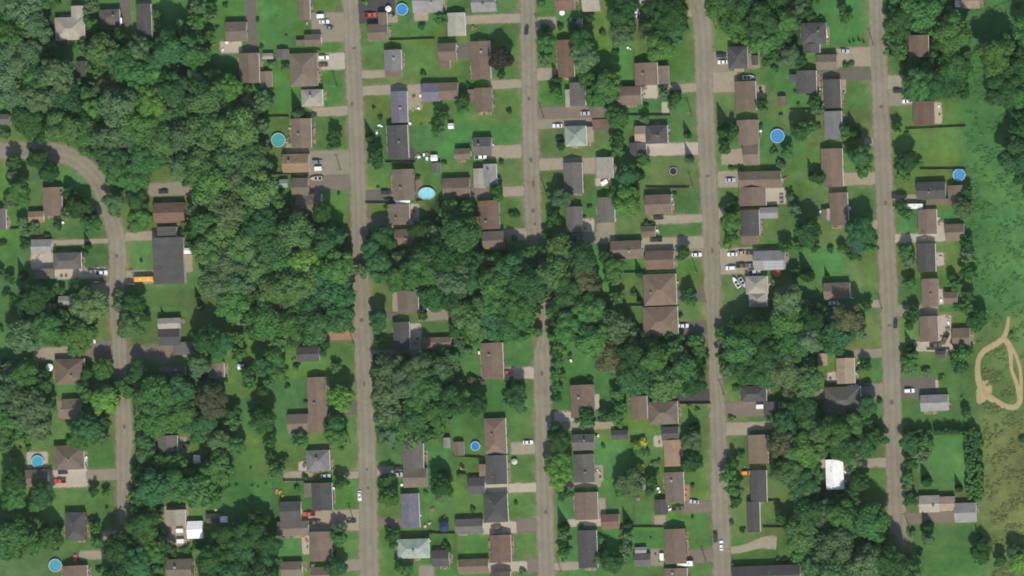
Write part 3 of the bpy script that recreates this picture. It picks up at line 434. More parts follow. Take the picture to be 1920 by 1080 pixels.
# ------------------------------------------------------------------ data: vehicles (x, y, heading degrees, type, colour)
V = [
 (1,0,508,432,0,'suv','white'),(1,0,503,487,0,'sedan','brown'),(1,0,485,122,0,'trailer','white'),(1,0,512,163,0,'sedan','white'),(1,0,545,207,-15,'sedan','grey'),(1,0,857,112,0,'pickup','red'),
 (2,0,108,225,80,'sedan','dark'),(2,0,340,943,0,'sedan','white'),(2,0,552,850,0,'sedan','silver'),(2,0,1570,415,0,'suv','dark'),(2,0,1578,465,0,'sedan','white'),(2,0,1775,580,0,'boat','white'),(2,0,1228,692,0,'pickup','dark'),(2,0,930,95,70,'suv','white'),(2,0,908,60,80,'sedan','blue'),
 (3,0,572,382,-5,'sedan','silver'),(3,0,1043,760,0,'sedan','white'),(3,0,975,683,0,'suv','dark'),(3,0,428,235,90,'boat','white'),
 (0,1,1225,358,0,'sedan','dark'),(0,1,762,965,0,'pickup','white'),(0,1,690,955,0,'sedan','grey'),(0,1,1097,1012,0,'bus','yellow'),
 (1,1,460,135,0,'suv','grey'),(1,1,468,185,0,'trailer','white'),(1,1,455,258,0,'boat','tan'),(1,1,1685,98,0,'pickup','white'),(1,1,975,362,0,'suv','dark'),(1,1,990,422,0,'sedan','dark'),  # last two, dark suv and sedan: added cars standing in for shadow-like dark patches
 (2,1,500,706,0,'pickup','brown'),(2,1,1097,553,0,'suv','dark'),(2,1,1080,718,0,'pickup','dark'),(2,1,1385,830,0,'sedan','white'),(2,1,1638,270,0,'sedan','silver'),(2,1,1650,827,0,'sedan','white'),(2,1,1728,815,0,'sedan','tan'),(2,1,1785,815,0,'sedan','brown'),(2,1,1640,930,0,'suv','white'),(2,1,1725,912,0,'pickup','brown'),(2,1,1790,908,0,'sedan','grey'),
 (2,1,1683,1040,-60,'boat','white'),(2,1,1732,1040,-58,'boat','silver'),(2,1,1820,958,0,'pickup','silver'),(2,1,695,290,30,'trailer','white'),
 (3,1,1107,467,-2,'rv','white'),(3,1,100,412,90,'sedan','grey'),(3,1,490,1192,0,'sedan','white'),
 (0,2,680,402,0,'sedan','white'),
 (1,2,1890,632,0,'sedan','red'),(1,2,1270,160,20,'trailer','white'),
 (2,2,1288,283,0,'sedan','white'),(2,2,1090,838,0,'sedan','silver'),(2,2,1860,890,0,'trailer','white'),
 (3,2,955,265,85,'sedan','dark'),(3,2,635,738,0,'sedan','silver'),(3,2,730,720,0,'suv','dark'),(3,2,645,778,-15,'sedan','white'),(3,2,1060,770,0,'suv','white'),(3,2,1328,382,60,'pickup','brown'),(3,2,1258,427,0,'pickup','brown'),
 (0,3,472,302,0,'sedan','dark'),(0,3,450,368,0,'pickup','red'),(0,3,566,955,90,'sedan','red'),(0,3,1350,740,0,'trailer','white'),(0,3,1355,818,0,'trailer','white'),(0,3,1245,740,0,'suv','brown'),
 (1,3,522,330,0,'sedan','silver'),(1,3,400,615,0,'pickup','red'),(1,3,440,678,0,'pickup','brown'),(1,3,715,668,0,'sedan','dark'),(1,3,777,478,90,'sedan','white'),(1,3,1070,270,0,'sedan','dark'),(1,3,1068,318,0,'sedan','silver'),(1,3,1800,716,0,'suv','brown'),
 (2,3,120,77,0,'sedan','white'),(2,3,1245,572,0,'pickup','brown'),(2,3,1365,522,-8,'sedan','silver'),(2,3,1302,986,0,'rv','white'),(2,3,1760,306,0,'suv','orange'),(2,3,1525,790,90,'suv','dark'),(2,3,1570,850,90,'sedan','white'),(2,3,1125,935,90,'trailer','white'),
 (3,3,630,240,-10,'suv','dark'),
]
VC = {'white': (0.78, 0.77, 0.75), 'brown': (0.12, 0.085, 0.07), 'grey': (0.20, 0.20, 0.20), 'red': (0.55, 0.07, 0.06), 'dark': (0.035, 0.035, 0.04), 'silver': (0.45, 0.46, 0.48), 'blue': (0.12, 0.20, 0.45), 'tan': (0.42, 0.36, 0.27), 'yellow': (0.75, 0.36, 0.04), 'orange': (0.75, 0.30, 0.04)}
# pools (x, y, rx, ry, water colour, name)
P = [(1,0,168,1050,50,50,(0.06,0.30,0.30),'teal'),(1,0,1095,70,42,42,(0.05,0.22,0.50),'blue'),(3,0,70,1020,50,50,(0.06,0.23,0.50),'vivid blue'),(1,1,1280,372,60,44,(0.24,0.60,0.66),'turquoise oval'),
     (3,1,1432,232,44,44,(0.07,0.25,0.52),'vivid blue'),(0,3,282,220,42,42,(0.05,0.33,0.46),'aqua'),(0,3,415,1000,46,46,(0.08,0.28,0.36),'pale aqua'),(1,3,1645,105,32,32,(0.03,0.20,0.48),'small blue')]
# fences (x0,y0,x1,y1)
FN = [(1,0,1000,305,1338,292),(1,0,1142,100,1148,292),(2,0,800,645,985,648),(2,0,860,868,1185,868),(2,0,915,380,920,640),(3,0,1030,972,1480,950),(3,0,165,828,330,825),(1,1,130,232,395,220),(1,1,820,445,990,445),(1,1,970,140,1190,140),(1,1,1200,430,1290,420),(2,1,1000,330,1330,330),(2,1,840,968,935,965),(3,1,1140,192,1480,190),(2,2,855,135,1190,135),
      (2,3,917,490,920,716),(2,3,800,714,1140,716),(1,3,200,368,420,366),(1,3,1075,762,1330,758),(1,3,1330,762,1490,762),(1,3,1480,182,1715,198),(1,3,1502,770,1508,950),(3,3,-150,520,90,518),(3,3,-40,716,180,716),(0,3,0,68,130,62),(1,0,90,878,245,876),(1,3,130,400,135,640),(0,1,75,640,140,635),(2,2,1260,870,1490,868),(3,2,1190,465,1360,462),(1,0,455,375,480,380)]
# poles: foot position
PL = [(1,0,610,650),(2,0,208,220),(2,0,240,885),(2,0,1345,850),(2,0,1530,215),(1,1,635,195),(1,1,655,645),(2,1,1360,325),(2,1,1385,960),(2,1,250,348),(0,1,1020,1050),(0,1,755,1035),(2,3,1455,970),(2,3,1665,990),(2,3,370,1045),(1,3,728,648),(1,3,710,78),(3,3,1060,725),(3,0,790,335),(3,1,1190,705),(3,2,855,160),(2,2,1590,800),(1,2,735,420)]
# hedges
HG = [(3,2,1010,1058,1560,1092,6.4,'d'),(3,3,1475,0,1598,240,5.0,'k'),(3,3,1485,240,1600,510,5.0,'m'),(2,1,970,597,1070,612,1.3,'d'),(1,2,1490,690,1710,712,1.2,'b'),(0,3,1350,870,1500,890,1.2,'k'),(2,1,1625,172,1745,190,1.4,'d'),(2,3,640,790,690,900,1.6,'m'),(2,2,460,985,740,1005,2.4,'m')]
# ------------------------------------------------------------------ who stands where: references for labels
ORD = 'first second third fourth fifth sixth seventh eighth ninth tenth eleventh twelfth thirteenth fourteenth fifteenth sixteenth seventeenth eighteenth nineteenth twentieth'.split()
def bbox(b):
    c, r, k, wings, col = b
    x0 = min(w[0] for w in wings); y0 = min(w[1] for w in wings); x1 = max(w[2] for w in wings); y1 = max(w[3] for w in wings)
    a = T(c, r, x0, y0); d = T(c, r, x1, y1); return (a[0], a[1], d[0], d[1])
BB = [bbox(b) for b in B]
HREF = {}
_rows = {}
for i, b in enumerate(B):
    if b[2] not in ('H', 'SOLAR'): continue
    x0, y0, x1, y1 = BB[i]; cx, cy = (x0 + x1) / 2, (y0 + y1) / 2
    if x1 < 500 and y1 < 200: _rows.setdefault(('row', 0), []).append((cx, i)); continue
    s = min(range(5), key=lambda q: abs(cx - (street_x(q, cy) if not (q == 0 and cy < 300) else 60)))
    side = 'left' if cx < street_x(s, cy) else 'right'
    _rows.setdefault((s, side), []).append((cy, i))
for k, lst in _rows.items():
    for n, (_, i) in enumerate(sorted(lst)):
        if k[0] == 'row': HREF[i] = '%s house from left in top-left clearing' % ORD[n]
        else: HREF[i] = "%s house down %s's %s side" % (ORD[n], STREETS[k[0]][0], k[1])
HC = [(i, (BB[i][0] + BB[i][2]) / 2, (BB[i][1] + BB[i][3]) / 2) for i in HREF]
def near(x, y):
    """direction phrase and the nearest house"""
    def gap(i):
        x0, y0, x1, y1 = BB[i]
        return max(x0 - x, 0, x - x1) + max(y0 - y, 0, y - y1)
    i, cx, cy = min(HC, key=lambda h: (gap(h[0]), abs(h[1] - x) + abs(h[2] - y)))
    x0, y0, x1, y1 = BB[i]
    ex, ey = (x - cx) / max(8, x1 - x0), (y - cy) / max(8, y1 - y0)
    d = ('right of' if ex > 0 else 'left of') if abs(ex) > abs(ey) else ('below' if ey > 0 else 'above')
    return d, HREF[i]
def where(x, y):
    d, h = near(x, y); return '%s the %s' % (d, h)
def rank_labels(items):
    """items: (object, base label, size, group, category): same-base things are ranked by size so each label is its own"""
    by = {}
    for it in items: by.setdefault(it[1], []).append(it)
    for base, lst in by.items():
        lst.sort(key=lambda t: -t[2])
        for n, (o, b_, sz, grp, cat) in enumerate(lst):
            if len(lst) == 1: lab = b_
            elif n == 0: lab = 'largest ' + b_
            elif n < 12 and n < len(ORD): lab = ORD[n] + ' largest ' + b_
            else: lab = 'small ' + b_
            tag(o, lab, cat, grp)

# ------------------------------------------------------------------ the ground
def sd_poly(X, Y, pts):
    """signed distance (pixels) to a polygon, negative inside"""
    d = np.full(X.shape, 1e9); ins = np.zeros(X.shape, bool); n = len(pts)
    for i in range(n):
        ax, ay = pts[i]; bx, by = pts[(i + 1) % n]
        ex, ey = bx - ax, by - ay; L = ex * ex + ey * ey + 1e-9
        t = np.clip(((X - ax) * ex + (Y - ay) * ey) / L, 0, 1)
        d = np.minimum(d, np.hypot(X - ax - t * ex, Y - ay - t * ey))
        c = ((ay > Y) != (by > Y)) & (X < (bx - ax) * (Y - ay) / (by - ay + 1e-12) + ax)
        ins ^= c
    return np.where(ins, -d, d)
def sd_line(X, Y, pts):
    d = np.full(X.shape, 1e9)
    for a, b in zip(pts, pts[1:]):
        ex, ey = b[0] - a[0], b[1] - a[1]; L = ex * ex + ey * ey + 1e-9
        t = np.clip(((X - a[0]) * ex + (Y - a[1]) * ey) / L, 0, 1)
        d = np.minimum(d, np.hypot(X - a[0] - t * ex, Y - a[1] - t * ey))
    return d
G_LUSH, G_MID, G_DRY = (0.051, 0.142, 0.036), (0.073, 0.150, 0.041), (0.113, 0.156, 0.050)
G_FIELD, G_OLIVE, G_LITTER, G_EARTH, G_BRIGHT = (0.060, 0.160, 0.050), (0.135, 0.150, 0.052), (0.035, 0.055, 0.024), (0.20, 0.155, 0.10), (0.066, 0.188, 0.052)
def rect(c, r, x0, y0, x1, y1):
    a, b = T(c, r, x0, y0), T(c, r, x1, y1); return [(a[0], a[1]), (b[0], a[1]), (b[0], b[1]), (a[0], b[1])]
TONES = [
 ([(1800,-20),(1850,-20),(1850,120),(1870,300),(1815,300),(1815,140)], G_BRIGHT, 16),
 ([(1790,-50),(1990,-50),(1990,640),(1830,660),(1800,400)], G_FIELD, 14), ([(1825,600),(1990,560),(1990,1150),(1840,1150),(1830,800)], G_DRY, 14), ([(1835,790),(1990,780),(1990,1010),(1850,1000)], G_OLIVE, 20),
 (rect(3,3,1110,30,1470,430), G_BRIGHT, 6), (rect(3,3,1050,690,1640,1080), G_LUSH, 8), (rect(2,1,560,740,740,1130), G_BRIGHT, 5), (rect(1,3,175,790,360,950), G_BRIGHT, 3), (rect(0,1,440,170,760,460), G_BRIGHT, 6),
 (rect(0,0,1240,0,1395,300), G_BRIGHT, 5), (rect(0,0,370,330,600,560), G_LUSH, 5), (rect(0,0,1540,375,1795,470), G_BRIGHT, 4), (rect(1,0,30,0,305,340), G_BRIGHT, 4), (rect(1,0,785,320,955,520), G_MID, 4), (rect(1,0,1100,340,1370,580), G_MID, 6), (rect(1,0,785,590,1240,635), G_DRY, 4),
 (rect(1,0,1590,800,1920,920), G_DRY, 8), (rect(1,0,1780,670,1920,860), G_DRY, 6), (rect(1,0,1600,190,1900,280), G_LUSH, 6), (rect(2,0,1180,500,1390,620), G_MID, 6), (rect(2,0,750,260,910,640), G_BRIGHT, 5), (rect(2,0,920,260,1080,390), G_DRY, 5),
 (rect(2,1,1050,95,1390,320), G_DRY, 6), (rect(2,1,1220,350,1420,520), G_LUSH, 5), (rect(2,1,1090,600,1430,700), G_LUSH, 4), (rect(2,1,780,540,1000,690), G_DRY, 6), (rect(3,1,620,320,800,560), G_MID, 5), (rect(3,1,320,790,600,990), G_BRIGHT, 8), (rect(3,1,590,850,830,1080), G_DRY, 8),
 (rect(0,2,1000,0,1400,300), G_MID, 8), (rect(0,2,680,90,850,390), G_DRY, 6), (rect(0,2,0,40,150,420), G_MID, 8), (rect(0,2,0,420,250,640), G_LUSH, 8), (rect(1,2,480,400,730,600), G_MID, 5), (rect(1,2,850,0,1040,180), G_DRY, 5), (rect(1,2,1170,240,1460,345), G_MID, 5), (rect(1,2,1400,720,1900,1080), G_LUSH, 8),
 (rect(2,2,410,510,800,900), G_LUSH, 8), (rect(2,2,0,440,150,590), G_LUSH, 4), (rect(2,2,1240,870,1490,1070), G_MID, 5), (rect(3,2,780,520,860,700), G_BRIGHT, 4), (rect(3,2,600,200,840,450), G_DRY, 6), (rect(3,2,1210,540,1540,900), G_MID, 8),
 (rect(0,3,1600,160,1920,640), G_LUSH, 10), (rect(0,3,440,420,860,720), G_MID, 8), (rect(0,3,650,90,870,270), G_LUSH, 5), (rect(1,3,0,380,140,700), G_BRIGHT, 6), (rect(1,3,900,40,1090,250), G_MID, 5), (rect(1,3,1240,480,1700,750), G_MID, 6), (rect(1,3,1530,775,1750,910), G_LUSH, 3), (rect(1,3,920,500,1080,650), G_DRY, 4),
 (rect(2,3,620,60,850,380), G_BRIGHT, 6), (rect(2,3,0,180,170,360), G_MID, 4), (rect(2,3,0,465,180,650), G_MID, 4), (rect(2,3,20,765,180,930), G_MID, 4), (rect(2,3,650,450,1060,710), G_MID, 6), (rect(2,3,910,730,1140,880), G_LUSH, 4), (rect(2,3,1330,610,1500,850), G_MID, 5), (rect(2,3,1440,40,1500,500), G_DRY, 4),
 (rect(3,3,720,270,890,480), G_MID, 6), (rect(2,3,700,740,800,860), G_BRIGHT, 3),
]
DR_ = [(*T(d[0], d[1], d[2], d[3]), *T(d[0], d[1], d[4], d[5])) for d in D]
def tone_at(X, Y):
    base = np.array(G_MID)[None, :] * np.ones((X.size, 1))
    def blend(c, w): base[:] = base * (1 - w[:, None]) + np.array(c)[None, :] * w[:, None]
    wob = 3.0 * np.sin(X * 0.11 + 1.3 * np.sin(Y * 0.07)) + 2.5 * np.sin(Y * 0.13 + 1.7 * np.sin(X * 0.05))
    rr = random.Random(4); hx = np.array([h[1] for h in HC]); hy = np.array([h[2] for h in HC]); best = np.full(X.shape, 1e9); who = np.zeros(X.shape, int)
    for k in range(len(hx)):      # every yard is seeded and mown by someone else
        d = np.abs(X - hx[k]) * .75 + np.abs(Y - hy[k]) * 1.25 + wob * .3; m = d < best; best[m] = d[m]; who[m] = k
    yard = np.array([[rr.uniform(.78, 1.30), rr.uniform(.88, 1.14), rr.uniform(.8, 1.2)] for _ in hx])
    base *= np.where((best < 150)[:, None], yard[who], 1.0)
    for i in range(5):            # mown verges run thin and dry along the streets
        d = sd_line(X, Y, STREETS[i][1]); blend(G_DRY, 0.55 * np.clip((34 + wob * 1.5 - d) / 16, 0, 1))
    for pts, c, soft in TONES:
        blend(c, np.clip(0.5 - (sd_poly(X, Y, pts) + wob * 0.6) / (2 * soft), 0, 1) * 0.7)
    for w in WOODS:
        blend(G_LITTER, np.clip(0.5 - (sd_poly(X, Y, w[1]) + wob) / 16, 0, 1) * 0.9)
    for dr in DR_:
        d = np.maximum(np.maximum(dr[0] - X, X - dr[2]), np.maximum(dr[1] - Y, Y - dr[3]))
        m = d < 9
        if m.any():
            w = np.zeros(X.shape); w[m] = .5 * np.clip((6 + wob[m] * .5 - d[m]) / 6, 0, 1); blend(G_EARTH, w)
    for i in range(5):            # loose gravel washed onto the shoulders
        d = sd_line(X, Y, STREETS[i][1]); blend(G_EARTH, 0.80 * np.clip((20.5 + wob * 0.6 - d) / 7, 0, 1))
    return base
def build_ground():
    gx = np.concatenate([[-2500, -1200, -600, -380], np.arange(-270, 270.1, 0.9), [380, 600, 1200, 2500]])
    gy = np.concatenate([[-2500, -1200, -500, -260], np.arange(-160, 160.1, 0.9), [260, 500, 1200, 2500]])
    nx, ny = len(gx), len(gy)
    XX, YY = np.meshgrid(gx, gy); v = np.stack([XX.ravel(), YY.ravel(), np.zeros(nx * ny)], 1)
    i = np.arange(nx * ny).reshape(ny, nx)
    q = np.stack([i[:-1, :-1], i[:-1, 1:], i[1:, 1:], i[1:, :-1]], -1).reshape(-1, 4)
    me = bpy.data.meshes.new('ground')
    me.vertices.add(len(v)); me.vertices.foreach_set('co', v.ravel())
    me.loops.add(q.size); me.loops.foreach_set('vertex_index', q.ravel())
    me.polygons.add(len(q)); me.polygons.foreach_set('loop_start', np.arange(0, q.size, 4)); me.polygons.foreach_set('loop_total', np.full(len(q), 4))
    me.update(calc_edges=True)
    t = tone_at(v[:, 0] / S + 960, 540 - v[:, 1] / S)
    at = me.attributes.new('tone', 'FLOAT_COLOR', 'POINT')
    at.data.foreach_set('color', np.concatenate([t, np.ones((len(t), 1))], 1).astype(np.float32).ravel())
    me.materials.append(M['ground'])
    tag(link('ground', me), 'grass lawns and rough field under the whole neighbourhood', None, None, 'structure')
build_ground()

def set_fade(me, f):
    a = me.attributes.new('fade', 'FLOAT', 'POINT'); a.data.foreach_set('value', np.array(f, np.float32))
def strip(name, pts, mat, z, label, edge=1.0, close_w=1.0):
    """a road from a centre line with widths (pixels): verge, edge, crown, edge, verge across"""
    P_ = []
    for a, b in zip(pts, pts[1:]):
        n = max(1, int(math.hypot(b[0] - a[0], b[1] - a[1]) / 6))
        for k in range(n):
            t = k / n; P_.append(tuple(a[j] + (b[j] - a[j]) * t for j in range(3)))
    P_.append(pts[-1])
    for _ in range(3):
        P_ = [P_[0]] + [tuple((P_[i - 1][j] + 2 * P_[i][j] + P_[i + 1][j]) / 4 for j in range(3)) for i in range(1, len(P_) - 1)] + [P_[-1]]
    v, f, fd = [], [], []
    prof = [(-1.0, 0.0), (-0.78, 0.7), (-0.45, 1.0), (0, 1.0), (0.45, 1.0), (0.78, 0.7), (1.0, 0.0)]; K = len(prof)
    for i, p in enumerate(P_):
        a, b = P_[max(0, i - 1)], P_[min(len(P_) - 1, i + 1)]
        dx, dy = b[0] - a[0], b[1] - a[1]; L = math.hypot(dx, dy) or 1
        nx, ny = -dy / L, dx / L
        for t, fa in prof:
            w = p[2] / 2 * 1.20 * t * (1 + (0.09 * RNG.uniform(-1, 1) if abs(t) == 1 else 0))
            x, y = W(p[0] + nx * w, p[1] + ny * w)
            v.append((x, y, z + 0.05 * (1 - t * t) if abs(t) < 1 else 0.004)); fd.append(fa)
    for i in range(len(P_) - 1):
        for k in range(K - 1):
            a = i * K + k; f.append((a + 1, a, a + K, a + K + 1))
    me = mesh_from(name, v, f, mat, True); set_fade(me, fd)
    ac = me.attributes.new('across', 'FLOAT', 'POINT'); ac.data.foreach_set('value', np.array([p[0] for p in prof] * len(P_), np.float32))
    return tag(link(name, me), label, None, None, 'structure')
SL = ['winding far-left lane of pale worn asphalt', 'second street from left, straight pale asphalt', 'middle street, straight asphalt that narrows to a track in the wood', 'fourth street from left, straight pale asphalt', 'last street on the right, pale asphalt ending below']
for (nm, pts), lab in zip(STREETS, SL): strip('road', pts, M['road'], 0.06, lab)
def tp(c, r, lst, w): return [(*T(c, r, *p[:2]), p[2] if len(p) > 2 else w) for p in lst]
for lst, w, lab in (
    ([(1805,215,5),(1795,310,7),(1765,385,10),(1700,425,11),(1615,470,10),(1572,525,9),(1570,620,9),(1578,700,11),(1600,760,12),(1640,810,12),(1700,840,11),(1765,885,10),(1840,903,10),(1895,875,10),(1885,800,8),(1860,700,7),(1822,610,6),(1822,510,8),(1815,420,11),(1770,380,10)], 10, 'sandy dirt track loop in the field at right'),
    ([(1815,425,7),(1855,490,6),(1888,580,6),(1900,700,6),(1890,860,9)], 6, 'outer branch of the sandy dirt track at right'),
    ([(1640,690,10),(1632,740,26),(1618,790,30),(1590,840,16),(1575,865,6)], 20, 'broad bare sandy patch on the dirt track loop')):
    strip('dirt_track', tp(3, 2, lst, w), M['dirt'], 0.05, lab)
strip('driveway', [(1355, 1032, 12), (1385, 1031, 13), (1410, 1024, 14), (1432, 1016, 20), (1446, 1017, 30), (1456, 1018, 22)], M['gravel'], 0.045, 'curved gravel driveway at the bottom right of fourth street')

def sheet(name, x0, y0, x1, y1, mat, z, soft=1.0):
    soft = min(soft, abs(y1 - y0) * S * .22, abs(x1 - x0) * S * .22)
    a, b = W(x0, y0), W(x1, y1); cx, cy = (a[0] + b[0]) / 2, (a[1] + b[1]) / 2
    hx, hy = abs(b[0] - a[0]) / 2 + 0.55, abs(b[1] - a[1]) / 2 + 0.5
    sx = [-hx, -hx + soft] + list(np.linspace(-hx + soft, hx - soft, max(2, int(hx / 1.2)))[1:-1]) + [hx - soft, hx]
    sy = [-hy, -hy + soft] + list(np.linspace(-hy + soft, hy - soft, max(2, int(hy / 1.2)))[1:-1]) + [hy - soft, hy]
    v, fd, f = [], [], []
    for j, y in enumerate(sy):
        for i, x in enumerate(sx):
            e = i in (0, len(sx) - 1) or j in (0, len(sy) - 1); cnr = i in (0, len(sx) - 1) and j in (0, len(sy) - 1)
            jx, jy = (RNG.uniform(-.25, .25), RNG.uniform(-.25, .25)) if e else (0, 0)
            if cnr: x, y2 = x * (1 - 0.5 / hx), y * (1 - 0.5 / hy)
            else: y2 = y
            v.append((x + jx, y2 + jy, -z + 0.006 if e else 0)); fd.append(0.15 if e else 1.0)
    n = len(sx)
    for j in range(len(sy) - 1):
        for i in range(n - 1): f.append((j * n + i, j * n + i + 1, (j + 1) * n + i + 1, (j + 1) * n + i))
    me = mesh_from(name, v, f, mat); set_fade(me, fd)
    return link(name, me, None, (cx, cy, z), ROT)
M['patch'] = mat_simple('asphalt_repair', (0.115, 0.104, 0.092), .95, .2, 1.2, .1)
for n, (x, y, w, h) in enumerate([(1672,754,9,9),(989,58,6,12),(996,300,7,10),(1000,345,6,16),(1000,395,8,9),(1003,420,6,7),(664,90,8,5),(660,195,5,8),(992,185,6,9),(690,915,7,6),(688,880,5,5),(1020,850,6,14),(1023,960,7,8),(1350,900,5,14),(1327,330,7,6),(1335,470,5,12),(1652,200,7,7),(1660,380,6,10),(1668,610,8,5),(219,480,6,8),(233,800,5,10),(678,600,7,9),(683,720,5,12),(1016,700,6,12)]):
    B_ = MB(); N = 12; wx, wy = W(x, y); rg = [(w * S / 2 * (1 + RNG.uniform(-.25, .25)) * math.cos(2 * math.pi * i / N), h * S / 2 * (1 + RNG.uniform(-.25, .25)) * math.sin(2 * math.pi * i / N)) for i in range(N)]
    B_.hull([(a, b, -.05) for a, b in rg], [(a * .96, b * .96, .004) for a, b in rg])
    o = link('road_patch', B_.mesh('road_patch', M['patch']), None, (wx, wy, .112), ROT); q = min(range(5), key=lambda q: abs(x - street_x(q, y)))
    tag(o, 'dark asphalt repair patch on %s %s' % (STREETS[q][0], where(x, y)), None, None, 'structure')
DN = {'gravel': 'tan gravel', 'concrete': 'pale concrete', 'asphalt': 'grey asphalt', 'asphaltd': 'dark asphalt', 'brownlot': 'brown asphalt', 'greylot': 'grey paved', 'red': 'red earth', 'deck': 'brown boarded'}
_items = []
for n, (c, r, x0, y0, x1, y1, m) in enumerate(D):
    a, b = T(c, r, x0, y0), T(c, r, x1, y1)
    touches = any(abs((a[0] if abs(a[0] - street_x(q, a[1])) < abs(b[0] - street_x(q, a[1])) else b[0]) - street_x(q, a[1])) < 24 for q in range(5))
    nm = 'driveway' if touches else 'patio'
    o = sheet(nm, a[0], a[1], b[0], b[1], M[m], 0.03 + 0.0007 * (n % 9))
    o['kind'] = 'structure'
    _items.append((o, '%s %s %s' % (DN[m], nm, where((a[0] + b[0]) / 2, (a[1] + b[1]) / 2)), (b[0] - a[0]) * (b[1] - a[1]), None, None))
rank_labels(_items)

# ------------------------------------------------------------------ buildings
def win_mesh():
    b = MB(); b.box(-.62, 0, -.6, .62, .07, .6); f = b.mesh('window_frame', M['white'])
    b = MB(); b.box(-.52, .05, -.5, .52, .085, .5); p = b.mesh('pane', M['glass'])
    b = MB(); b.box(-.48, 0, 0, .48, .06, 2.05); d = b.mesh('door', M['obj'])
    b = MB(); b.box(.32, .055, .95, .40, .12, 1.05); h = b.mesh('handle', M['steel'])
    b = MB(); b.box(-1.3, 0, 0, 1.3, .05, 2.1)
    for k in range(3): b.box(-1.25, .045, .12 + .68 * k, 1.25, .07, .68 + .68 * k)
    g = b.mesh('garage_door', M['white']); return f, p, d, h, g
WF, WP, WD, WH, WG = win_mesh()
VENT = MB().cyl(0, 0, 0, .45, .13, 8).cyl(0, 0, .45, .55, .2, 8).mesh('roof_vent', M['steel'])
CHIM = MB().box(-.42, -.42, -1.0, .42, .42, 1.1).box(-.5, -.5, 1.1, .5, .5, 1.25).box(-.2, -.2, 1.25, .2, .2, 1.45).mesh('chimney', M['obj'])
TH = 0.16
def roof_mesh(a, b, form, pitch, sgn=1):
    """roof over half sizes a, b with eaves at z=0; returns mesh builder, height function"""
    B_ = MB(); t = math.tan(pitch)
    if form == 'f':
        r = min(a, b) * 0.09; lo, hi = 0.0, r
        e = [(-a, -b, lo), (a, -b, lo), (a, b, hi), (-a, b, hi)]
        B_.hull([(x, y, z - TH) for x, y, z in e], e); return B_, r, (lambda x, y: (y + b) / (2 * b) * r)
    swap = form in ('x', 'hx')
    A, Bh = (b, a) if swap else (a, b)             # A: half span across the ridge, Bh: half length along it
    H = A * t; k = max(Bh - A, Bh * 0.12) if form[0] == 'h' else Bh
    if form[0] == 'h':
        top = [(0, -k, H), (0, k, H)]; e = [(-A, -Bh, 0), (A, -Bh, 0), (A, Bh, 0), (-A, Bh, 0)]
        P_ = e + top; F = [(0, 1, 4), (1, 2, 5, 4), (2, 3, 5), (3, 0, 4, 5)]
        hf = lambda u, v: min((A - abs(u)) * t, (Bh - abs(v)) * H / (Bh - k))
    else:
        P_ = [(-A, -Bh, 0), (A, -Bh, 0), (A, Bh, 0), (-A, Bh, 0), (0, -Bh, H), (0, Bh, H)]
        F = [(1, 2, 5, 4), (3, 0, 4, 5)]; hf = lambda u, v: (A - abs(u)) * t
    if swap: P_ = [(-v, u, z) for u, v, z in P_]; h2 = lambda x, y: hf(y, -x)
    else: h2 = hf
    n = len(P_); B_.v = list(P_) + [(x, y, z - TH) for x, y, z in P_]
    B_.f = [tuple(f) for f in F] + [tuple(i + n for i in reversed(f)) for f in F]
    ring = [0, 1, 2, 3] if form[0] == 'h' else [0, 4, 1, 2, 5, 3]
    for i in range(len(ring)):
        p, q = ring[i], ring[(i + 1) % len(ring)]; B_.f.append((p, p + n, q + n, q))
    return B_, H, h2
def wall_mesh(a, b, e, form, pitch):
    B_ = MB(); B_.box(-a, -b, 0, a, b, e - TH + .02); t = math.tan(pitch)
    if form in ('x', 'y'):
        A, Bh = (b, a) if form == 'x' else (a, b)
        z0 = e - TH + 0.02; zr = e - TH - 0.03 + (A) * t
        for s in (-1, 1):
            y0, y1 = s * Bh, s * (Bh - .2)
            tri = lambda y: [(-A, y, z0), (A, y, z0), (0, y, zr)]
            p, q = tri(y0), tri(y1)
            if form == 'x': p, q = [(-v, u, z) for u, v, z in p], [(-v, u, z) for u, v, z in q]
            B_.hull(p, q)
    return B_.mesh('wall', M['wall'])
WALLC = [(0.70, 0.68, 0.64), (0.62, 0.58, 0.50), (0.66, 0.64, 0.60), (0.55, 0.50, 0.44), (0.28, 0.17, 0.13), (0.45, 0.46, 0.46), (0.72, 0.71, 0.69)]
FORMN = {'x': 'gabled', 'y': 'gabled', 'hx': 'hip-roofed', 'hy': 'hip-roofed', 'f': 'flat-roofed'}
def rl(v, a): return (v[0] * math.cos(a) + v[1] * math.sin(a), -v[0] * math.sin(a) + v[1] * math.cos(a))
_gs = []
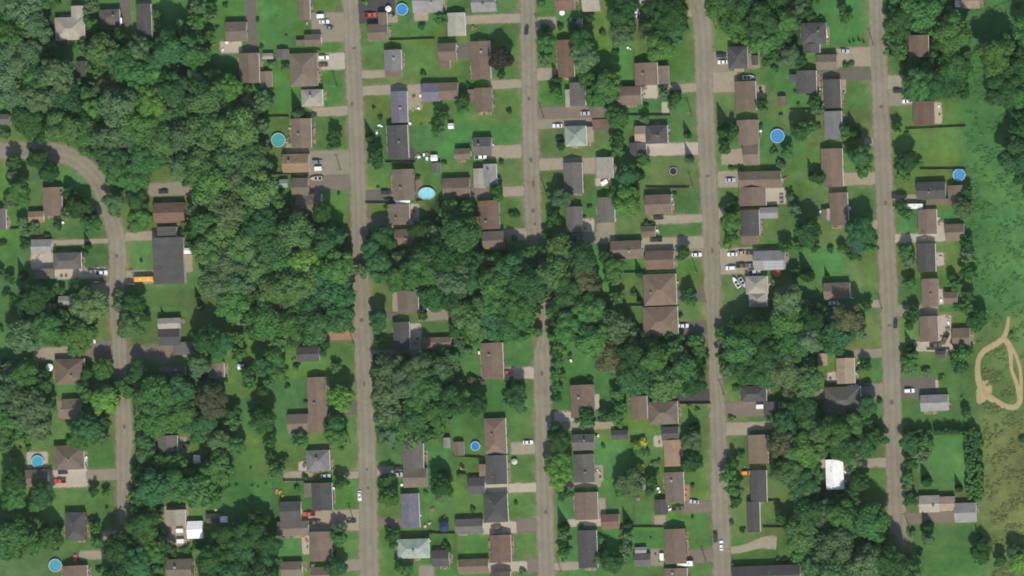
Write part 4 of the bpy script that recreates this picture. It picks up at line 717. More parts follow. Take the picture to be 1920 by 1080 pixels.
def building(idx, b):
    c, r, kind, wings, col = b; rr = random.Random(idx * 7 + 3)
    e0 = {'H': 3.5, 'SOLAR': 3.5, 'G': 2.9, 'S': 2.25}[kind] + rr.uniform(-.15, .45) * (0.4 if kind == 'S' else 1)
    if wings[0][4] == 'f' and kind == 'H': e0 = 5.2
    x0, y0, x1, y1 = [*T(c, r, wings[0][0], wings[0][1]), *T(c, r, wings[0][2], wings[0][3])]
    O = W((x0 + x1) / 2, (y0 + y1) / 2, e0 + .4)
    ang = ROT + math.radians(rr.uniform(-.6, .6))
    nm = {'H': 'house', 'SOLAR': 'house', 'G': 'garage', 'S': 'shed'}[kind]
    root = empty(nm, (O[0], O[1], 0), ang)
    wc = rr.choice(WALLC); tint = rr.uniform(.90, 1.10)
    for n, w in enumerate(wings):
        a0, a1 = T(c, r, w[0], w[1]), T(c, r, w[2], w[3])
        e = e0 - (0.0 if n == 0 else (0.35 if w[4] == 'f' else 0.22 * n))
        ctr = W((a0[0] + a1[0]) / 2, (a0[1] + a1[1]) / 2, e + .4)
        lx, ly = rl((ctr[0] - O[0], ctr[1] - O[1]), ang)
        a, bb = (a1[0] - a0[0]) * S / 2, (a1[1] - a0[1]) * S / 2
        pitch = math.radians((24 if w[4] in ('x', 'hx', 'hy') else 19) + rr.uniform(-2, 3))
        cc = RC[w[5] if len(w) > 5 else col]; cc = tuple(v * tint for v in cc)
        rb, H, hf = roof_mesh(a, bb, w[4], pitch)
        ro = link('roof', rb.mesh('roof', M['roof']), root, (lx, ly, e), 0, cc)
        ov = 0.12 if kind == 'S' else 0.20
        wo = link('wall', wall_mesh(max(.4, a - ov), max(.4, bb - ov), e + (0 if w[4] == 'f' else ov * math.tan(pitch) * 0.9), w[4], pitch), root, (lx, ly, 0), 0, wc)
        if w[4] in ('y', 'hy', 'hx') and kind != 'S' and rr.random() < .75: link('gutter', MB().box(a - .02, -bb + .05, -TH - .02, a + .13, bb - .05, .03).mesh('gutter', M['white']), ro)
        if n == 0:
            wa, wb = a - ov, bb - ov
            sides = [(wa, 0, -math.pi / 2, wb), (-wa, 0, math.pi / 2, wb), (0, wb, 0, wa), (0, -wb, math.pi, wa)]
            cx = (x0 + x1) / 2; s = min(range(5), key=lambda q: abs(cx - street_x(q, y0)))
            front = 0 if street_x(s, y0) > cx else 1
            for k, (px, py, rot, half) in enumerate(sides):
                rot2 = rot
                tx, ty = (0, 1) if k < 2 else (1, 0)
                if kind == 'S':
                    if k == 3: d = link('door', WD, root, (lx + px, ly + py, .02), rot2, (.5, .48, .44)); d.scale = (1, 1, .88)
                    continue
                if kind == 'G':
                    if k == front: link('garage_door', WG, root, (lx + px, ly + py, .02), rot2, None).scale = (min(1, (half - .2) / 1.35), 1, .95)
                    elif half > 1.5:
                        f_ = link('window', WF, root, (lx + px, ly + py, 1.5), rot2); link('pane', WP, f_)
                    continue
                if k == front:
                    d = link('door', WD, root, (lx + px, ly + py, .02), rot2, rr.choice([(.3, .05, .04), (.06, .12, .2), (.5, .48, .44), (.08, .07, .06)])); link('handle', WH, d)
                offs = [-half * .55, half * .55] if half > 2.5 else [half * .5]
                for of in offs:
                    f_ = link('window', WF, root, (lx + px + tx * of, ly + py + ty * of, 1.62), rot2); link('pane', WP, f_)
            if kind in ('H', 'SOLAR'):
                for _ in range(rr.choice([1, 1, 2, 2, 3])):
                    vx, vy = rr.uniform(-.6, .6) * a, rr.uniform(-.6, .6) * bb
                    link('roof_vent', VENT, ro, (vx, vy, hf(vx, vy) - .08))
                if rr.random() < .35 and w[4] != 'f':
                    vx, vy = (rr.choice([-.2, .2]) * a, rr.uniform(-.5, .5) * bb) if w[4] in ('y', 'hy') else (rr.uniform(-.5, .5) * a, rr.choice([-.2, .2]) * bb)
                    link('chimney', CHIM, ro, (vx, vy, hf(vx, vy)), 0, rr.choice([(.28, .15, .11), (.35, .33, .31), (.22, .2, .19)]))
            if kind == 'SOLAR':
                pm = MB().box(-.48, -.8, .06, .48, .8, .11).mesh('solar_panel', M['solar'])
                for i in range(9):
                    for j in range(3):
                        vx, vy = -a * .25 + i * 1.12, -bb + 1.05 + j * 1.32
                        if vx > a - .6: continue
                        p = link('solar_panel', pm, ro, (vx, vy, hf(vx, vy) + .02)); p.rotation_euler = (pitch, 0, 0); p.scale = (1, .76, 1)
    x0, y0, x1, y1 = BB[idx]
    colr = RN[wings[0][5] if len(wings[0]) > 5 else col]
    if kind in ('H', 'SOLAR'):
        lab = '%s %s house, %s' % (colr, FORMN[wings[0][4]], HREF[idx].replace(' house', ''))
        if kind == 'SOLAR': lab = 'light grey house with solar panels, ' + HREF[idx].replace(' house', '')
        tag(root, lab, 'house', 'houses')
    else:
        _gs.append((root, '%s-roofed %s %s' % (colr, nm, where((x0 + x1) / 2, (y0 + y1) / 2)), (x1 - x0) * (y1 - y0), nm + 's', nm))
for i, b in enumerate(B): building(i, b)
rank_labels(_gs)
# ------------------------------------------------------------------ trees
def ico(sub):
    bm = bmesh.new(); bmesh.ops.create_icosphere(bm, subdivisions=sub, radius=1.0)
    v = np.array([p.co[:] for p in bm.verts]); f = np.array([[q.index for q in p.verts] for p in bm.faces]); bm.free(); return v, f
ICO2 = ico(2); ICO1 = ico(1)
def unit(n, rng):
    d = rng.normal(size=(n, 3)); return d / np.linalg.norm(d, axis=1, keepdims=True)
def quads(pos, nrm, size, rng):
    n = len(pos); t = np.cross(nrm, unit(n, rng)); t /= np.linalg.norm(t, axis=1, keepdims=True) + 1e-9
    b = np.cross(nrm, t); s = size[:, None]; asp = rng.uniform(.6, 1.0, (n, 1))
    v = np.stack([pos + t * s, pos + b * s * asp + nrm * s * .25, pos - t * s, pos - b * s * asp + nrm * s * .25], 1).reshape(-1, 3)
    return v, np.arange(4 * n).reshape(n, 4)
def mesh_np(name, parts, mat):
    """parts: list of (verts, faces array) joined into one mesh"""
    vs, fl, tot = [], [], 0; starts, totals, base = [], [], 0
    for v, f in parts:
        vs.append(v); fl.append((f + tot).ravel()); totals.append(np.full(len(f), f.shape[1])); tot += len(v)
    V_ = np.concatenate(vs); L = np.concatenate(fl); Tt = np.concatenate(totals); St = np.concatenate([[0], np.cumsum(Tt)[:-1]])
    me = bpy.data.meshes.new(name)
    me.vertices.add(len(V_)); me.vertices.foreach_set('co', V_.astype(np.float32).ravel())
    me.loops.add(len(L)); me.loops.foreach_set('vertex_index', L.astype(np.int32))
    me.polygons.add(len(Tt)); me.polygons.foreach_set('loop_start', St.astype(np.int32)); me.polygons.foreach_set('loop_total', Tt.astype(np.int32))
    me.update(calc_edges=True); me.materials.append(mat); return me
def crown_parts(seed, nl, leaves, ls):
    rng = np.random.default_rng(seed)
    d = unit(nl * 3, rng); d = d[d[:, 2] > -.35][:nl]; nl = len(d)
    rad = rng.uniform(.17, .40, nl); reach = 1 + .16 * np.sin(np.arctan2(d[:, 1], d[:, 0]) * rng.integers(2, 5) + rng.uniform(0, 6))
    ctr = d * ((1.02 - rad * rng.uniform(.6, 1.2, nl)) * reach)[:, None] * np.array([1, 1, .78])
    ctr[:, :2] *= rng.uniform(.78, 1.10, (nl, 1))
    ctr = np.concatenate([ctr, [[0, 0, 0], [.2, -.15, .1]]]); rad = np.concatenate([rad, [.52, .5]]); nl += 1
    parts = []
    for c_, r_ in zip(ctr, rad):
        v, f = ICO2; w = 1 + .16 * np.sin(v @ rng.normal(size=3) * 5 + rng.uniform(0, 6)) + .08 * rng.normal(size=len(v))
        parts.append((c_ + v * r_ * .80 * w[:, None], f))
    k = rng.choice(nl + 1, leaves * 2, p=(rad ** 2 / (rad ** 2).sum()))
    dd = unit(leaves * 2, rng); pos = ctr[k] + dd * rad[k][:, None] * (.80 + .42 * rng.uniform(0, 1, (leaves * 2, 1)) ** 1.6)
    dist = np.linalg.norm(pos[:, None, :] - ctr[None], axis=2) / rad[None]
    keep = (dist.min(1) > .80) & (pos[:, 2] > -.75); pos, dd = pos[keep][:leaves], dd[keep][:leaves]
    nr = dd + .55 * unit(len(pos), rng) + np.array([0, 0, .35]); nr /= np.linalg.norm(nr, axis=1, keepdims=True)
    parts.append(quads(pos, nr, rng.uniform(.6, 1.35, len(pos)) * ls, rng))
    return parts
CROWN = [mesh_np('crown', crown_parts(100 + i, 26 + 3 * (i % 5), 3200, .066), M['leaf']) for i in range(12)]
SHRUB = [mesh_np('foliage', crown_parts(300 + i, 7, 420, .15), M['leaf']) for i in range(5)]
def conifer_parts(seed, n=2400):
    rng = np.random.default_rng(seed); t = 1 - np.sqrt(rng.uniform(0, 1, n)); tier = np.floor(t * 13) / 13
    t = tier + (t - tier) * .55; a = rng.uniform(0, 2 * math.pi, n)
    lob = .84 + .16 * np.sin(a * 7 + tier * 40) + .06 * rng.normal(size=n)
    rho = (1 - t) * lob * np.sqrt(rng.uniform(.12, 1, n))
    pos = np.stack([rho * np.cos(a), rho * np.sin(a), t - .10 * rho], 1)
    nr = np.stack([np.cos(a) * .6, np.sin(a) * .6, np.full(n, .8)], 1) + .5 * unit(n, rng); nr /= np.linalg.norm(nr, axis=1, keepdims=True)
    q = quads(pos, nr, rng.uniform(.05, .11, n), rng)
    v, f = ICO2; v = v.copy(); z = np.clip((v[:, 2] + 1) / 2, 0, 1); rr_ = .62 * (1 - z)
    nn = np.hypot(v[:, 0], v[:, 1]) + 1e-6
    cone = np.stack([v[:, 0] / nn * rr_ * np.minimum(1, nn * 3), v[:, 1] / nn * rr_ * np.minimum(1, nn * 3), z * .95], 1)
    return [q, (cone, f)]
CONIF = [mesh_np('crown', conifer_parts(500 + i), M['leaf']) for i in range(5)]
def trunk_mesh(seed):
    rr = random.Random(seed); B_ = MB(); B_.cyl(0, 0, -.05, .55, .055, 8, .04); B_.cyl(0, 0, .55, 1.0, .04, 8, .015)
    for k in range(5):
        a = k * 1.26 + rr.uniform(-.3, .3); z = rr.uniform(.42, .62)
        B_.tube((0, 0, z), (.3 * math.cos(a), .3 * math.sin(a), z + rr.uniform(.15, .3)), .016, 6)
    return B_.mesh('trunk', M['bark'], True)
TRUNK = [trunk_mesh(i) for i in range(4)]
_trees = []
def vary(tone, rr):
    c = TONE[tone]; k = rr.uniform(.82, 1.2); h = rr.uniform(-.12, .12)
    return (c[0] * k * (1 + h), c[1] * k, c[2] * k * (1 - h))
def tree(px, py, rm, tone, kind, base, group):
    """px, py: where the crown shows (photograph pixels); rm: crown radius in metres"""
    rr = RNG
    if kind == 'c':
        rm *= .78; h = min(17, max(2.6, rm * 3.6 + 1)); x, y = W(px, py + rm * .35 / S, h * .3)
        root = empty('conifer_tree', (x, y, 0), rr.uniform(0, 6.28))
        link('crown', CONIF[rr.randrange(5)], root, (0, 0, h * .06), 0, vary(tone, rr), (rm, rm, h * .94))
        link('trunk', TRUNK[rr.randrange(4)], root, (0, 0, 0), 0, None, (h * .35, h * .35, h * .6))
        _trees.append((root, base.replace('tree', 'conifer'), rm, group + ' (conifers)' if False else group, 'conifer'))
    elif kind == 's':
        h = rm * .75; x, y = W(px, py, h)
        root = empty('shrub', (x, y, 0), rr.uniform(0, 6.28))
        link('foliage', SHRUB[rr.randrange(5)], root, (0, 0, h * .85), 0, vary(tone, rr), (rm, rm * rr.uniform(.85, 1.1), h))
        link('stem', TRUNK[rr.randrange(4)], root, (0, 0, 0), 0, None, (h, h, h * .9))
        _trees.append((root, base.replace('tree', 'shrub'), rm, group, 'shrub'))
    else:
        rz = rm * rr.uniform(.78, .98); zc = rz * 1.0 + min(3.4, .8 + rm * .38); x, y = W(px, py, zc)
        root = empty('broadleaf_tree', (x, y, 0), rr.uniform(0, 6.28))
        zc *= rr.uniform(.85, 1.3); x, y = W(px, py, zc); root.location = (x, y, 0)
        link('crown', CROWN[rr.randrange(12)], root, (0, 0, zc), 0, vary(tone, rr), (rm * rr.uniform(.95, 1.1), rm * rr.uniform(.92, 1.06), rz))
        link('trunk', TRUNK[rr.randrange(4)], root, (0, 0, 0), 0, None, (zc * 1.05, zc * 1.05, zc * 1.1))
        _trees.append((root, base, rm, group, 'tree'))

CAND = []          # (x, y, radius px, tone, kind, wood or None)
for (c, r), lst in TR.items():
    for t in lst:
        if t[2] < 5: continue
        x, y = T(c, r, t[0], t[1]); kd = t[4] if len(t) > 4 else ('s' if t[2] < 37 else 'b')
        CAND.append((x, y, t[2] / 4 * .95, t[3], kd, None))
def inside(x, y, pts):
    s = False; n = len(pts)
    for i in range(n):
        (ax, ay), (bx, by) = pts[i], pts[(i + 1) % n]
        if (ay > y) != (by > y) and x < (bx - ax) * (y - ay) / (by - ay) + ax: s = not s
    return s
def on_track(x, y, m):
    for q in range(5):
        for a, b in zip(STREETS[q][1], STREETS[q][1][1:]):
            ex, ey = b[0] - a[0], b[1] - a[1]; L = ex * ex + ey * ey + 1e-9
            t = min(1, max(0, ((x - a[0]) * ex + (y - a[1]) * ey) / L))
            if math.hypot(x - a[0] - t * ex, y - a[1] - t * ey) < m: return True
    return False
DRECT = [(*T(d[0], d[1], d[2], d[3]), *T(d[0], d[1], d[4], d[5])) for d in D]
FILL = []
POOLC = [(*T(p[0], p[1], p[2], p[3]), p[4] / 4) for p in P]
for nm, pts, tones in WOODS:
    xs = [p[0] for p in pts]; ys = [p[1] for p in pts]; area = (max(xs) - min(xs)) * (max(ys) - min(ys))
    loc = [t for t in CAND]
    for phase, tries, rmin, rmax, sep in ((0, area / 60, 28, 37, .62), (0, area / 25, 17, 28, .58), (1, area / 25, 11, 18, .58), (2, area / 40, 7, 11, .60)):
        for _ in range(int(tries)):
            x, y = RNG.uniform(min(xs), max(xs)), RNG.uniform(min(ys), max(ys)); rad = RNG.uniform(rmin, rmax)
            if not inside(x, y, pts): continue
            if any(math.hypot(x - t[0], y - t[1]) < sep * (rad + t[2]) for t in loc): continue
            closed = (980 < x < 1060 and 440 < y < 650) or (1320 < x < 1365 and 590 < y < 705)
            if on_track(x, y, (8 + rad * .40 if x < 1100 else 9 + rad * .72) if closed else 13 + rad * .85): continue
            if any(b[0] - rad * .9 - 2 < x < b[2] + rad * .9 and b[1] - rad * .8 < y < b[3] + rad * .95 for b in BB): continue
            if phase < 2 and any(b[0] - 3 < x < b[2] + 3 and b[1] - 3 < y < b[3] + 3 for b in DRECT): continue
            if any(math.hypot(x - q[0], y - q[1]) < rad + q[2] + 4 or (abs(x - q[0] - 10) < rad + q[2] and 0 < y - q[1] < rad * 1.6 + 38) for q in POOLC): continue
            tn_ = tones
            if nm.startswith('the big wood'):
                if 320 < x < 500 and 185 < y < 385: tn_ = 'oooogom'; rad *= 1.12
                elif x < 120 and y < 200: tn_ = 'ggmmok'
                elif 350 < x < 470 and y > 385 and x + y < 1000: tn_ = 'ggobgmk'
                elif y > 400: tn_ = 'mmmkkkkool'
            t = (x, y, rad, RNG.choice(tn_), 'b', nm); loc.append(t)
            (CAND if phase < 2 else FILL).append(t)
broad = sorted([t for t in CAND if t[4] == 'b'], key=lambda t: -t[2] * (1.25 if t[5] is None else 1.0))
singles = broad[:330]; FILL += broad[330:]
for t in [q for q in CAND if q[4] != 'b'] + singles:
    x, y, rad, tone, kind, wood = t
    base = '%s wood tree %s' % (TN[tone], where(x, y)) if wood else '%s tree %s' % (TN[tone], where(x, y))
    tree(x, y, rad * S, tone, kind, base, 'trees of ' + wood[4:] if wood else ({'b': 'yard trees', 'c': 'yard conifers', 's': 'garden shrubs'}[kind]))
rank_labels(_trees)
print('TREES', len(CAND), 'broad', len(broad), 'fill', len(FILL), 'con', sum(t[4] == 'c' for t in CAND), 'shrub', sum(t[4] == 's' for t in CAND))
# the smaller trees beneath and between, past what can be counted: one mass per shade of leaf
SMALL = [crown_parts(700 + i, 9, 420, .14) for i in range(4)]
for gi, (tns, cname) in enumerate((('mlu', 'mid-green'), ('dkr', 'dark green'), ('gob', 'olive and brownish'))):
    parts = []; rng = np.random.default_rng(70 + gi)
    for x, y, rad, tone, kind, wood in FILL:
        if tone not in tns: continue
        rm = rad * S; zc = rm * .9 + min(2.5, .6 + rm * .3); wx, wy = W(x, y, zc); a = rng.uniform(0, 6.28); ca, sa = math.cos(a), math.sin(a)
        Rm = np.array([[ca, -sa, 0], [sa, ca, 0], [0, 0, 1]]) * rm
        for v, f in SMALL[rng.integers(4)]: parts.append((v @ Rm.T + np.array([wx, wy, zc]), f))
        ang = np.linspace(0, 2 * math.pi, 6, endpoint=False); ring = np.stack([np.cos(ang) * .12, np.sin(ang) * .12, 0 * ang], 1)
        parts.append((np.concatenate([ring + [wx, wy, -.05], ring + [wx, wy, zc]]), np.array([[i, (i + 1) % 6, 6 + (i + 1) % 6, 6 + i] for i in range(6)])))
    if parts:
        o = link('undergrowth', mesh_np('undergrowth', parts, M['leaf']), None, (0, 0, 0), 0, TONE[tns[0]])
        tag(o, cname + ' small trees and undergrowth filling the woods', 'undergrowth', None, 'stuff')

def weeds(pts, n, tone, label):
    rng = np.random.default_rng(n); parts = []; xs = [p[0] for p in pts]; ys = [p[1] for p in pts]; v, f = ICO1
    X, Y = rng.uniform(min(xs), max(xs), n * 2), rng.uniform(min(ys), max(ys), n * 2)
    clump = np.sin(X * .09 + 2 * np.sin(Y * .06)) + np.sin(Y * .12 + 2 * np.sin(X * .05)) + rng.normal(size=n * 2) * .8
    ok = (sd_poly(X, Y, pts) < 0) & (clump > .2)
    for tr in TRACKS: ok &= sd_line(X, Y, tr) > 9
    for x, y in zip(X[ok], Y[ok]):
        wx, wy = W(x, y); k = 9; s = rng.uniform(.5, 1.3); d = unit(k, rng); d[:, 2] = np.abs(d[:, 2])
        nr = d + np.array([0, 0, .9]); nr /= np.linalg.norm(nr, axis=1, keepdims=True)
        parts.append(quads(d * [s, s, .35] + [wx, wy, .12], nr, rng.uniform(.18, .42, k), rng))
    tag(link('rough_grass', mesh_np('rough_grass', parts, M['leaf']), None, (0, 0, 0), 0, tone), label, 'grass', None, 'stuff')
TRACKS = [[T(3, 2, *p) for p in [(1805,215),(1765,385),(1615,470),(1572,525),(1570,620),(1605,760),(1700,835),(1840,903),(1895,875),(1860,700),(1822,510),(1770,380)]], [T(3, 2, *p) for p in [(1815,425),(1888,580),(1900,700),(1890,860)]]]
weeds([(1812, -5), (1925, -5), (1925, 640), (1832, 640), (1822, 430), (1806, 200)], 1000, (0.095, 0.250, 0.085), 'rough green weeds of the field at the right edge')
weeds([(1832, 640), (1925, 640), (1925, 1085), (1858, 1085), (1846, 800)], 1000, (0.190, 0.235, 0.090), 'olive dry weeds around and below the dirt track')
_items = []
for c, r, x0, y0, x1, y1, h, tone in HG:
    a, b = T(c, r, x0, y0), T(c, r, x1, y1); p, q = W(*a, h * .7), W(*b, h * .7)
    cx, cy, hx, hy = (p[0] + q[0]) / 2, (p[1] + q[1]) / 2, abs(q[0] - p[0]) / 2, abs(q[1] - p[1]) / 2
    rng = np.random.default_rng(int(x0 + y0)); parts = []; n = int(4 + hx * hy * 4 / 1.6)
    for _ in range(n):
        v, f = ICO1; s = min(max(min(hx, hy), .6), 1.1) * rng.uniform(.8, 1.1); x, y = rng.uniform(-hx, hx), rng.uniform(-hy, hy)
        parts.append((v * [s, s, h * .5] * (1 + .12 * rng.normal(size=(len(v), 1))) + [x, y, h * rng.uniform(.42, .56)], f))
        k = 40; d = unit(k, rng); parts.append(quads(d * [s, s, h * .5] * 1.04 + [x, y, h * .5], d, rng.uniform(.15, .4, k), rng))
    o = link('hedge', mesh_np('foliage', parts, M['leaf']), None, (cx, cy, 0), ROT, TONE[tone])
    _items.append((o, '%s clipped hedge %s' % (TN[tone], where((a[0] + b[0]) / 2, (a[1] + b[1]) / 2)), hx * hy, 'hedges', 'hedge'))
rank_labels(_items)

# ------------------------------------------------------------------ vehicles
def rr_ring(x0, x1, hw, z, c=.35, cx=None):
    c2 = c * .7
    return [(x0 + c2, -hw, z), (x1 - c, -hw, z), (x1 - c * .25, -hw + c * .6, z), (x1, -hw + c * 1.3, z), (x1, hw - c * 1.3, z), (x1 - c * .25, hw - c * .6, z), (x1 - c, hw, z), (x0 + c2, hw, z), (x0, hw - c2, z), (x0, -hw + c2, z)]
def loft(B_, rings):
    n = len(B_.v); k = len(rings[0])
    for q in rings: B_.v += q
    B_.f.append(tuple(range(n + k - 1, n - 1, -1))); m = n + k * (len(rings) - 1); B_.f.append(tuple(range(m, m + k)))
    for j in range(len(rings) - 1):
        for i in range(k):
            i2 = (i + 1) % k; B_.f.append((n + j * k + i, n + j * k + i2, n + (j + 1) * k + i2, n + (j + 1) * k + i))
    return B_
def wheel_mesh():
    B_ = MB(); B_.tube((0, -.11, 0), (0, .11, 0), .33, 14); t = B_.mesh('tyre', M['rubber'])
    B_ = MB(); B_.tube((0, -.125, 0), (0, .125, 0), .19, 10); return t, B_.mesh('rim', M['steel'])
TYRE, RIM = wheel_mesh()
def glasshouse(x0, x1, u0, u1, hw, uw, z0, z1):
    """windscreen, rear window, two side windows, roof panel from a lower and an upper rectangle"""
    lo = [(x0, -hw, z0), (x1, -hw, z0), (x1, hw, z0), (x0, hw, z0)]; up = [(u0, -uw, z1), (u1, -uw, z1), (u1, uw, z1), (u0, uw, z1)]
    out = []
    for nm, i, j in (('side_window', 0, 1), ('windscreen', 1, 2), ('side_window', 2, 3), ('rear_window', 3, 0)):
        out.append((nm, MB().poly([lo[i], lo[j], up[j], up[i]]).mesh(nm, M['glass'])))
    B_ = MB(); B_.box(u0 - .03, -uw - .02, z1 - .03, u1 + .03, uw + .02, z1 + .07, .09); out.append(('car_roof', B_.mesh('car_roof', M['paint'])))
    B_ = MB()
    for i in range(4): B_.tube(lo[i], up[i], .035, 5)
    out.append(('pillar_frame', B_.mesh('pillar_frame', M['paint']))); return out
def vehicle_parts(t):
    """list of (part name, mesh, location)"""
    out = []; B_ = MB(); wheels = []; lamps = None
    if t in ('sedan', 'suv'):
        L, hw, hz = (4.7, .92, .88) if t == 'sedan' else (4.9, .97, 1.0)
        loft(B_, [rr_ring(-L / 2 + .1, L / 2 - .1, hw - .05, .28), rr_ring(-L / 2, L / 2, hw, .5), rr_ring(-L / 2, L / 2 - .03, hw, hz - .22), rr_ring(-L / 2 + .08, L / 2 - .25, hw - .1, hz, .4)])
        g = (-1.75, .95, -1.1, .25, .82, .66, hz - .01, 1.42) if t == 'sedan' else (-2.25, 1.1, -2.0, .45, .87, .74, hz - .01, 1.72)
        out += [(n, m, (0, 0, 0)) for n, m in glasshouse(*g)]; wheels = [(-L * .29, hw - .12), (L * .30, hw - .12)]; lamps = (L / 2 - .08, hw - .3, .62)
    elif t == 'pickup':
        L, hw, hz = 5.7, 1.0, 1.08
        loft(B_, [rr_ring(.2, L / 2 - .1, hw - .05, .35), rr_ring(.1, L / 2, hw, .6), rr_ring(.1, L / 2 - .03, hw, .9), rr_ring(.1, L / 2 - .25, hw - .1, hz, .4)])
        loft(B_, [rr_ring(-1.0, .3, hw - .04, .35, .1), rr_ring(-1.0, .3, hw - .03, hz - .01, .1)])
        b2 = MB(); b2.box(-L / 2, -hw + .02, .45, -1.0, hw - .02, .66); b2.box(-L / 2, -hw, .62, -1.0, -hw + .13, 1.12); b2.box(-L / 2, hw - .13, .62, -1.0, hw, 1.12); b2.box(-L / 2 - .02, -hw + .01, .6, -L / 2 + .1, hw - .01, 1.1)
        out.append(('cargo_bed', b2.mesh('cargo_bed', M['paint']), (0, 0, 0)))
        b3 = MB(); b3.box(-L / 2 + .12, -hw + .15, .67, -1.02, hw - .15, .70); out.append(('bed_liner', b3.mesh('bed_liner', M['rubber']), (0, 0, 0)))
        out += [(n, m, (0, 0, 0)) for n, m in glasshouse(-.98, 1.35, -.85, .75, .9, .76, hz - .02, 1.78)]; wheels = [(-1.75, hw - .12), (1.8, hw - .12)]; lamps = (L / 2 - .08, hw - .3, .75)
    elif t == 'rv':
        L, hw = 7.6, 1.22
        loft(B_, [rr_ring(-L / 2, L / 2 - .2, hw - .04, .4), rr_ring(-L / 2, L / 2, hw, .8), rr_ring(-L / 2, L / 2 - .1, hw, 2.7), rr_ring(-L / 2 + .08, L / 2 - .35, hw - .1, 2.9)])
        out.append(('windscreen', MB().box(L / 2 - .12, -1.0, 1.4, L / 2 + .01, 1.0, 2.3).mesh('windscreen', M['glass']), (0, 0, 0)))
        for s in (-1, 1): out.append(('side_window', MB().box(-1.5, s * hw - .02, 1.5, 1.2, s * hw + .02, 2.2).mesh('side_window', M['glass']), (0, 0, 0)))
        out.append(('air_conditioner', MB().box(-.6, -.4, 2.88, .4, .4, 3.15, .08).mesh('air_conditioner', M['white']), (0, 0, 0)))
        out.append(('roof_hatch', MB().box(1.5, -.3, 2.88, 2.1, .3, 3.0, .05).mesh('roof_hatch', M['steel']), (0, 0, 0)))
        wheels = [(-2.3, hw - .14), (2.5, hw - .14)]; lamps = (L / 2 - .05, .9, .75)
    elif t == 'bus':
        L, hw = 10.6, 1.23
        loft(B_, [rr_ring(-L / 2, L / 2 - 1.6, hw - .04, .5, .25), rr_ring(-L / 2, L / 2 - 1.5, hw, .9, .25), rr_ring(-L / 2, L / 2 - 1.6, hw, 2.6, .25), rr_ring(-L / 2 + .06, L / 2 - 1.8, hw - .12, 2.95, .25), rr_ring(-L / 2 + .2, L / 2 - 1.95, hw - .5, 3.1, .2)])
        b2 = MB(); loft(b2, [rr_ring(L / 2 - 1.7, L / 2 - .05, 1.0, .5), rr_ring(L / 2 - 1.7, L / 2, 1.02, .8), rr_ring(L / 2 - 1.7, L / 2 - .1, .98, 1.35), rr_ring(L / 2 - 1.7, L / 2 - .25, .85, 1.55)]); out.append(('bonnet', b2.mesh('bonnet', M['paint']), (0, 0, 0)))
        for s in (-1, 1):
            for k in range(10):
                x = -L / 2 + .5 + k * .82; out.append(('side_window', MB().box(x, s * hw - .02, 1.75, x + .64, s * hw + .015, 2.4).mesh('side_window', M['glass']), (0, 0, 0)))
            out.append(('stripe', MB().box(-L / 2 + .2, s * hw - .02, 1.15, L / 2 - 1.8, s * hw + .012, 1.24).mesh('stripe', M['rubber']), (0, 0, 0)))
        out.append(('windscreen', MB().box(L / 2 - 1.62, -1.05, 1.65, L / 2 - 1.5, 1.05, 2.5).mesh('windscreen', M['glass']), (0, 0, 0)))
        for x in (-2.6, 1.2): out.append(('roof_hatch', MB().box(x, -.35, 3.08, x + .7, .35, 3.2, .05).mesh('roof_hatch', M['white']), (0, 0, 0)))
        wheels = [(-3.0, hw - .14), (L / 2 - .95, 1.0)]; lamps = (L / 2 - .04, .75, .95)
    elif t == 'boat':
        def br(z, k, w):
            xs = [-2.8, -1.2, .6, 1.8, 2.6, 3.1]; ws = [.95, 1.05, 1.0, .75, .4, .03]
            return [(x * k, -q * w, z) for x, q in zip(xs, ws)] + [(x * k, q * w, z) for x, q in reversed(list(zip(xs, ws)))]
        loft(B_, [br(.55, .9, .45), br(.85, .97, .9), br(1.3, 1.0, 1.0), br(1.36, .985, .93)])
        out.append(('cockpit', MB().box(-2.3, -.7, 1.3, .3, .7, 1.39).mesh('cockpit', M['rubber']), (0, 0, 0)))
        out.append(('windscreen', MB().hull([(.3, -.75, 1.36), (.75, -.6, 1.36), (.75, .6, 1.36), (.3, .75, 1.36)], [(.2, -.7, 1.75), (.3, -.55, 1.75), (.3, .55, 1.75), (.2, .7, 1.75)]).mesh('windscreen', M['glass']), (0, 0, 0)))
        for y in (-.35, .35): out.append(('seat', MB().box(-1.0, y - .25, 1.38, -.4, y + .25, 1.62, .04).mesh('seat', M['white']), (0, 0, 0)))
        out.append(('outboard_motor', MB().box(-3.2, -.2, .7, -2.8, .2, 1.7, .05).mesh('outboard_motor', M['rubber']), (0, 0, 0)))
        out.append(('trailer_frame', MB().box(-2.4, -.8, .4, 2.2, -.65, .55).box(-2.4, .65, .4, 2.2, .8, .55).box(2.0, -.06, .4, 3.9, .06, .52).box(-.6, -.9, .32, -.45, .9, .42).mesh('trailer_frame', M['steel']), (0, 0, 0))); wheels = [(-.52, .95)]
    elif t == 'trailer':
        loft(B_, [rr_ring(-1.7, 1.7, 1.0, .45, .15), rr_ring(-1.7, 1.7, 1.02, 1.75, .15), rr_ring(-1.6, 1.6, .92, 1.9, .15)])
        out.append(('tow_bar', MB().box(1.6, -.07, .42, 2.9, .07, .56).mesh('tow_bar', M['steel']), (0, 0, 0))); out.append(('rear_door', MB().box(-1.74, -.85, .55, -1.69, .85, 1.65).mesh('rear_door', M['paint']), (0, 0, 0)))
        wheels = [(-.1, 1.02)]
    out.insert(0, ('hull' if t == 'boat' else 'body', B_.mesh('body', M['paint']), (0, 0, 0)))
    for x, w in wheels:
        for s in (-1, 1): out.append(('wheel', TYRE, (x, s * w, .33)))
